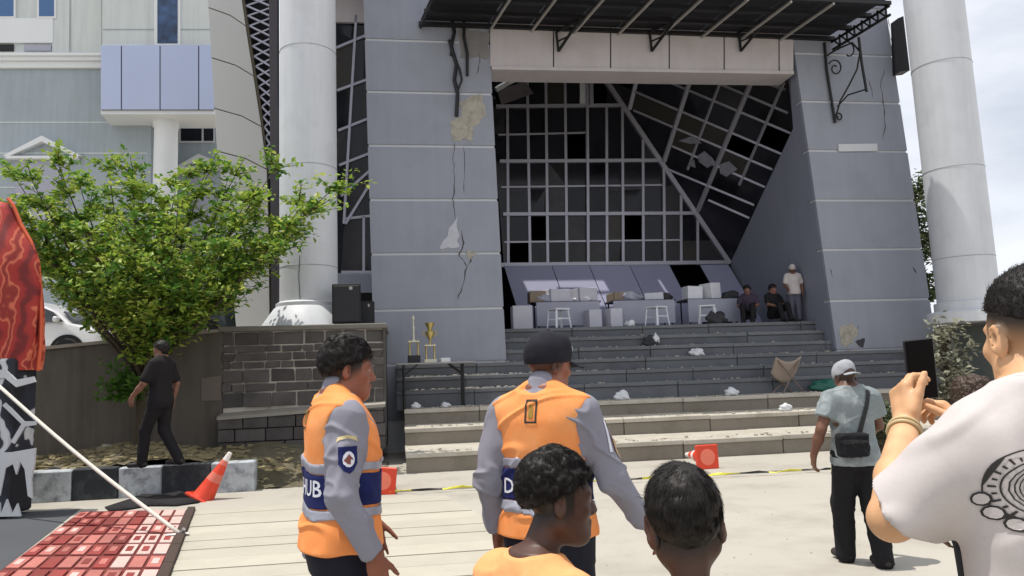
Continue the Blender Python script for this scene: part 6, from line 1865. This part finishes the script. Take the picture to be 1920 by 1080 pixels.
for a in (3.5, 3.9, 4.3): 
    c = (LC[0] + .071*math.cos(a), LC[1], LC[2] + .071*math.sin(a)); decal_poly(t5, [(.014*math.cos(j*.628), .014*math.sin(j*.628)) for j in range(10)], c, (1, 0, 0), (0, 0, 1), (0, 1, 0), 'back_print', m_mark, t5, .0028); decal_poly(t5, [(.0105*math.cos(j*.628), .0105*math.sin(j*.628)) for j in range(10)], c, (1, 0, 0), (0, 0, 1), (0, 1, 0), 'back_print', m_wtee, t5, .0034)
# wrist beads
wl, el = Vector(s5['wrL']), Vector(s5['elL']); ax = (wl - el).normalized()
for j, (off, rr) in enumerate(((.035, .0345), (.052, .036))):
    b = MB().add(*torus(rr, .0045, 28, 8)).build('wrist_band', mat('cream wrist band', srgb(190, 170, 130), .6), o5, smooth='all'); b.matrix_local = Matrix.Translation(wl - ax*off) @ ax.to_track_quat('Z', 'Y').to_matrix().to_4x4()
# the phone itself
ph = empty('smartphone', (0, 0, 0), 0, 'black smartphone held up in both hands by the filming man', 'phone')
pc = Matrix.Translation(o5.location) @ Matrix.Rotation(-RAD(4), 4, 'Z')
pm = pc @ Matrix.Translation(Vector(L_(1726, 692, 1.98))) @ Matrix.Rotation(RAD(-4), 4, 'Y') @ Matrix.Rotation(RAD(8), 4, 'X')
ph.matrix_world = pm
MB().box(-.038, .038, -.0045, .0045, -.080, .080, .004).build('phone_case', mat('phone case', srgb(36, 38, 44), .5), ph)
MB().box(-.0355, .0355, -.0056, -.0044, -.077, .077, .001).build('screen', mat('dark phone screen', srgb(14, 10, 13), .5, .2, 12, bump=0, spec=.1), ph)

# ------------------------------------------------------------------ man walking away with a shoulder bag
o6 = place(1607, 6.2, RAD(-3), 'person walking away in a grey cap, mottled grey T-shirt and black trousers')
k = .935
s6 = Skel(k, 1.0, elL=(-.30, -.04, 1.15), wrL=(-.345, .05, .92), elR=(.255, .04, 1.16), wrR=(.17, .22, 1.06), hipR=(.085, -.005, .90), knR=(.105, -.03, .49), anR=(.10, -.14, .085), knL=(-.10, .09, .50), anL=(-.105, .10, .10), head=(-.005, .045, 1.585))
M6 = head_M(s6['head'], RAD(4), RAD(-12), 0, 1.0)
build_body('body', s6, .008, srgb(112, 76, 60), o6, M6, dict(R=dict(d=(-.7, .7, 0), n=(.5, .5, .5), thumb=-1, s=.95), L=dict(HANG_L, s=.95)), fade=lambda q: np.clip((q[:, 2] + .05 - .5*q[:, 1])/.05, 0, 1)*(q[:, 1] < .03)*.8)
f6 = shirt(s6, .0065, .84, .62, .020, 1.50, .10, None, .028)
for s in 'RL': cut_sleeve(f6, s6, s, .62)
neck_cut(f6, s6, M6)
m_mott = fabric('mottled grey green cotton', srgb(126, 134, 136), .2, dirt=srgb(186, 192, 194), dscale=7, damt=.8)
t6 = to_obj('t_shirt', f6, m_mott, o6, disp=folds(.010, .6, 9, 53)); to_obj('trousers', trousers(s6, .008, .96, .022, .05, .012), m_pblk, o6, disp=folds(.009, .6, 9, 57)); shoes(s6, .007, o6, mat('dark sandals', srgb(48, 42, 40), .7))
cap(M6, o6, mat('grey patterned cap cloth', srgb(150, 152, 158), .8, .35, 14, .15, 60, .2), True, .012, False)
bpy.context.view_layer.update()
decal = decal_poly(t6, [(.055, .30), (.085, .285), (-.05, -.12), (-.085, -.10)], (.035, -.8, 1.16*k), (1, 0, 0), (0, 0, 1), (0, 1, 0), 'strap', m_black, o6, .008)
bg = empty('shoulder_bag', (0, 0, 0), 0, 'small black shoulder bag slung across the back of the man in the grey cap', 'bag'); bg.matrix_world = Matrix.Translation(o6.location) @ Matrix.Rotation(RAD(3), 4, 'Z') @ Matrix.Translation((-.095, -.165, .955))
fdb = Field((-.2, -.1, -.15), (.2, .1, .15), .006); fdb.put(box_((0, 0, 0), (.125, .05, .095), .03)); fdb.put(box_((0, -.045, -.02), (.10, .02, .06), .015), .01)
to_obj('pouch', fdb, fabric('black bag nylon', srgb(24, 24, 28)), bg, disp=folds(.008, 1, 14, 3))
MB().bar((-.10, -.068, .02), (.10, -.068, .025), .004, .008).build('zip', m_mark, bg)
for x, z in ((-.05, .04), (.03, .05), (.06, -.02)): MB().bar((x, -.062, z), (x + .03, -.070, z - .05), .006, .006).build('buckle_strap', m_mark, bg)

# ------------------------------------------------------------------ man in dark clothes under the tree
o7 = place(300, 10.9, RAD(-82), 'person in black shirt and trousers walking past the tree trunk', z=.47, py=800)
k = 1.045
s7 = Skel(k, 1.0, elR=(.25, -.08, 1.13), wrR=(.25, -.02, .88), elL=(-.25, .09, 1.14), wrL=(-.24, .26, .96), knR=(.09, .0, .49), anR=(.09, -.24, .10), knL=(-.09, .16, .50), anL=(-.09, .20, .085))
M7 = head_M(s7['head'], 0, RAD(-2), 0, 1.0)
build_body('body', s7, .010, srgb(120, 84, 68), o7, M7, dict(R=HANG_R, L=HANG_L)); f7 = shirt(s7, .010, .84, .75, .016, 1.49, .05, 1.53)
to_obj('shirt', f7, m_dshirt, o7, disp=folds(.008, .8, 9, 61)); to_obj('trousers', trousers(s7, .010, .97, .018), m_pblk, o7, disp=folds(.006, .8, 9, 63)); shoes(s7, .010, o7, m_shoe)
hair(M7, o7, m_hair, .018, None, .008, 300, .03, 21, h=.006)

# ------------------------------------------------------------------ onlooker beyond the raised hands
o8 = place(1842, 3.9, RAD(30), 'person with tousled brown hair and brown shirt beyond the raised phone')
k = .86
s8 = Skel(k, 1.0); M8 = head_M(s8['head'], RAD(10), RAD(-4), 0, .98)
build_body('body', s8, .009, srgb(120, 86, 66), o8, M8, dict(R=HANG_R, L=HANG_L)); to_obj('shirt', shirt(s8, .009, .84, .7, .016, 1.48, .05, 1.52), m_brown, o8, disp=folds(.008, .8, 9, 71)); to_obj('trousers', trousers(s8, .010, .97), m_pblk, o8); shoes(s8, .010, o8, m_shoe)
hair(M8, o8, mat('brown hair', srgb(66, 50, 40), .5, .3, 20), .024, None, .012, 900, .04, 23, h=.005)

# ------------------------------------------------------------------ people on the platform
pp = FR.at(1492, 590, 1.1)
o9 = empty('person', FR.world(pp.x, 1.1, ZP), ANG + RAD(160), 'person standing in a white shirt and pale cap by the inner wall', 'person', 'people resting on the platform')
s9 = Skel(.86, 1.0, elR=(.25, .06, 1.14), wrR=(.20, .22, 1.0)); M9 = head_M(s9['head'], 0, RAD(-8), 0, 1.0)
build_body('body', s9, .012, srgb(110, 78, 64), o9, M9, dict(R=HANG_R, L=HANG_L)); to_obj('shirt', shirt(s9, .012, .84, .7, .02, 1.48, .08), m_wtee, o9, disp=folds(.01, .8, 9, 81)); to_obj('trousers', trousers(s9, .012, .97), fabric('grey trousers', srgb(84, 86, 98)), o9); shoes(s9, .012, o9, m_shoe)
cap(M9, o9, m_wtee, False, .01, False)
for i, (px, rot, col, lb, t_) in enumerate(((1405, 150, srgb(60, 52, 66), 'person sitting with bent knees in a purple grey shirt by the parapet end', 1.5), (1452, 190, srgb(30, 28, 32), 'person in black sitting low before the inner wall', 1.4))):
    pq = FR.at(px, 600, t_); r_ = empty('person', FR.world(pq.x, t_, ZP), ANG + RAD(rot), lb, 'person', 'people resting on the platform')
    dz = .62
    ss = Skel(.95, 1.0, dz, shR=(.185, -.012, 1.405 - dz/.95), shL=(-.185, -.012, 1.405 - dz/.95), elR=(.25, .10, .52), wrR=(.16, .32, .46), elL=(-.25, .10, .52), wrL=(-.16, .32, .46), hipR=(.088, 0, .23), hipL=(-.088, 0, .23), knR=(.13, .40, .48), knL=(-.13, .40, .48), anR=(.12, .52, .085), anL=(-.12, .55, .085), head=(0, .03, 1.60 - dz/.95))
    Ms = head_M(ss['head'], RAD(10), RAD(-10), 0, 1.0)
    build_body('body', ss, .012, srgb(120, 84, 72), r_, Ms, dict(R=dict(d=(-.2, 1, -.2), n=(0, .2, 1), thumb=1), L=dict(d=(.2, 1, -.2), n=(0, .2, 1), thumb=-1)))
    to_obj('shirt', shirt(ss, .012, .80, .7, .02, 1.48, .0), fabric('resting shirt ' + 'ab'[i], col), r_, disp=folds(.01, .8, 9, 85 + i))
    tf = trousers(ss, .012, .95); to_obj('trousers', tf, m_pblk, r_); shoes(ss, .012, r_, m_shoe)
    hair(Ms, r_, m_hair, .018, None, .008, 200, .03, 25 + i, h=.007)
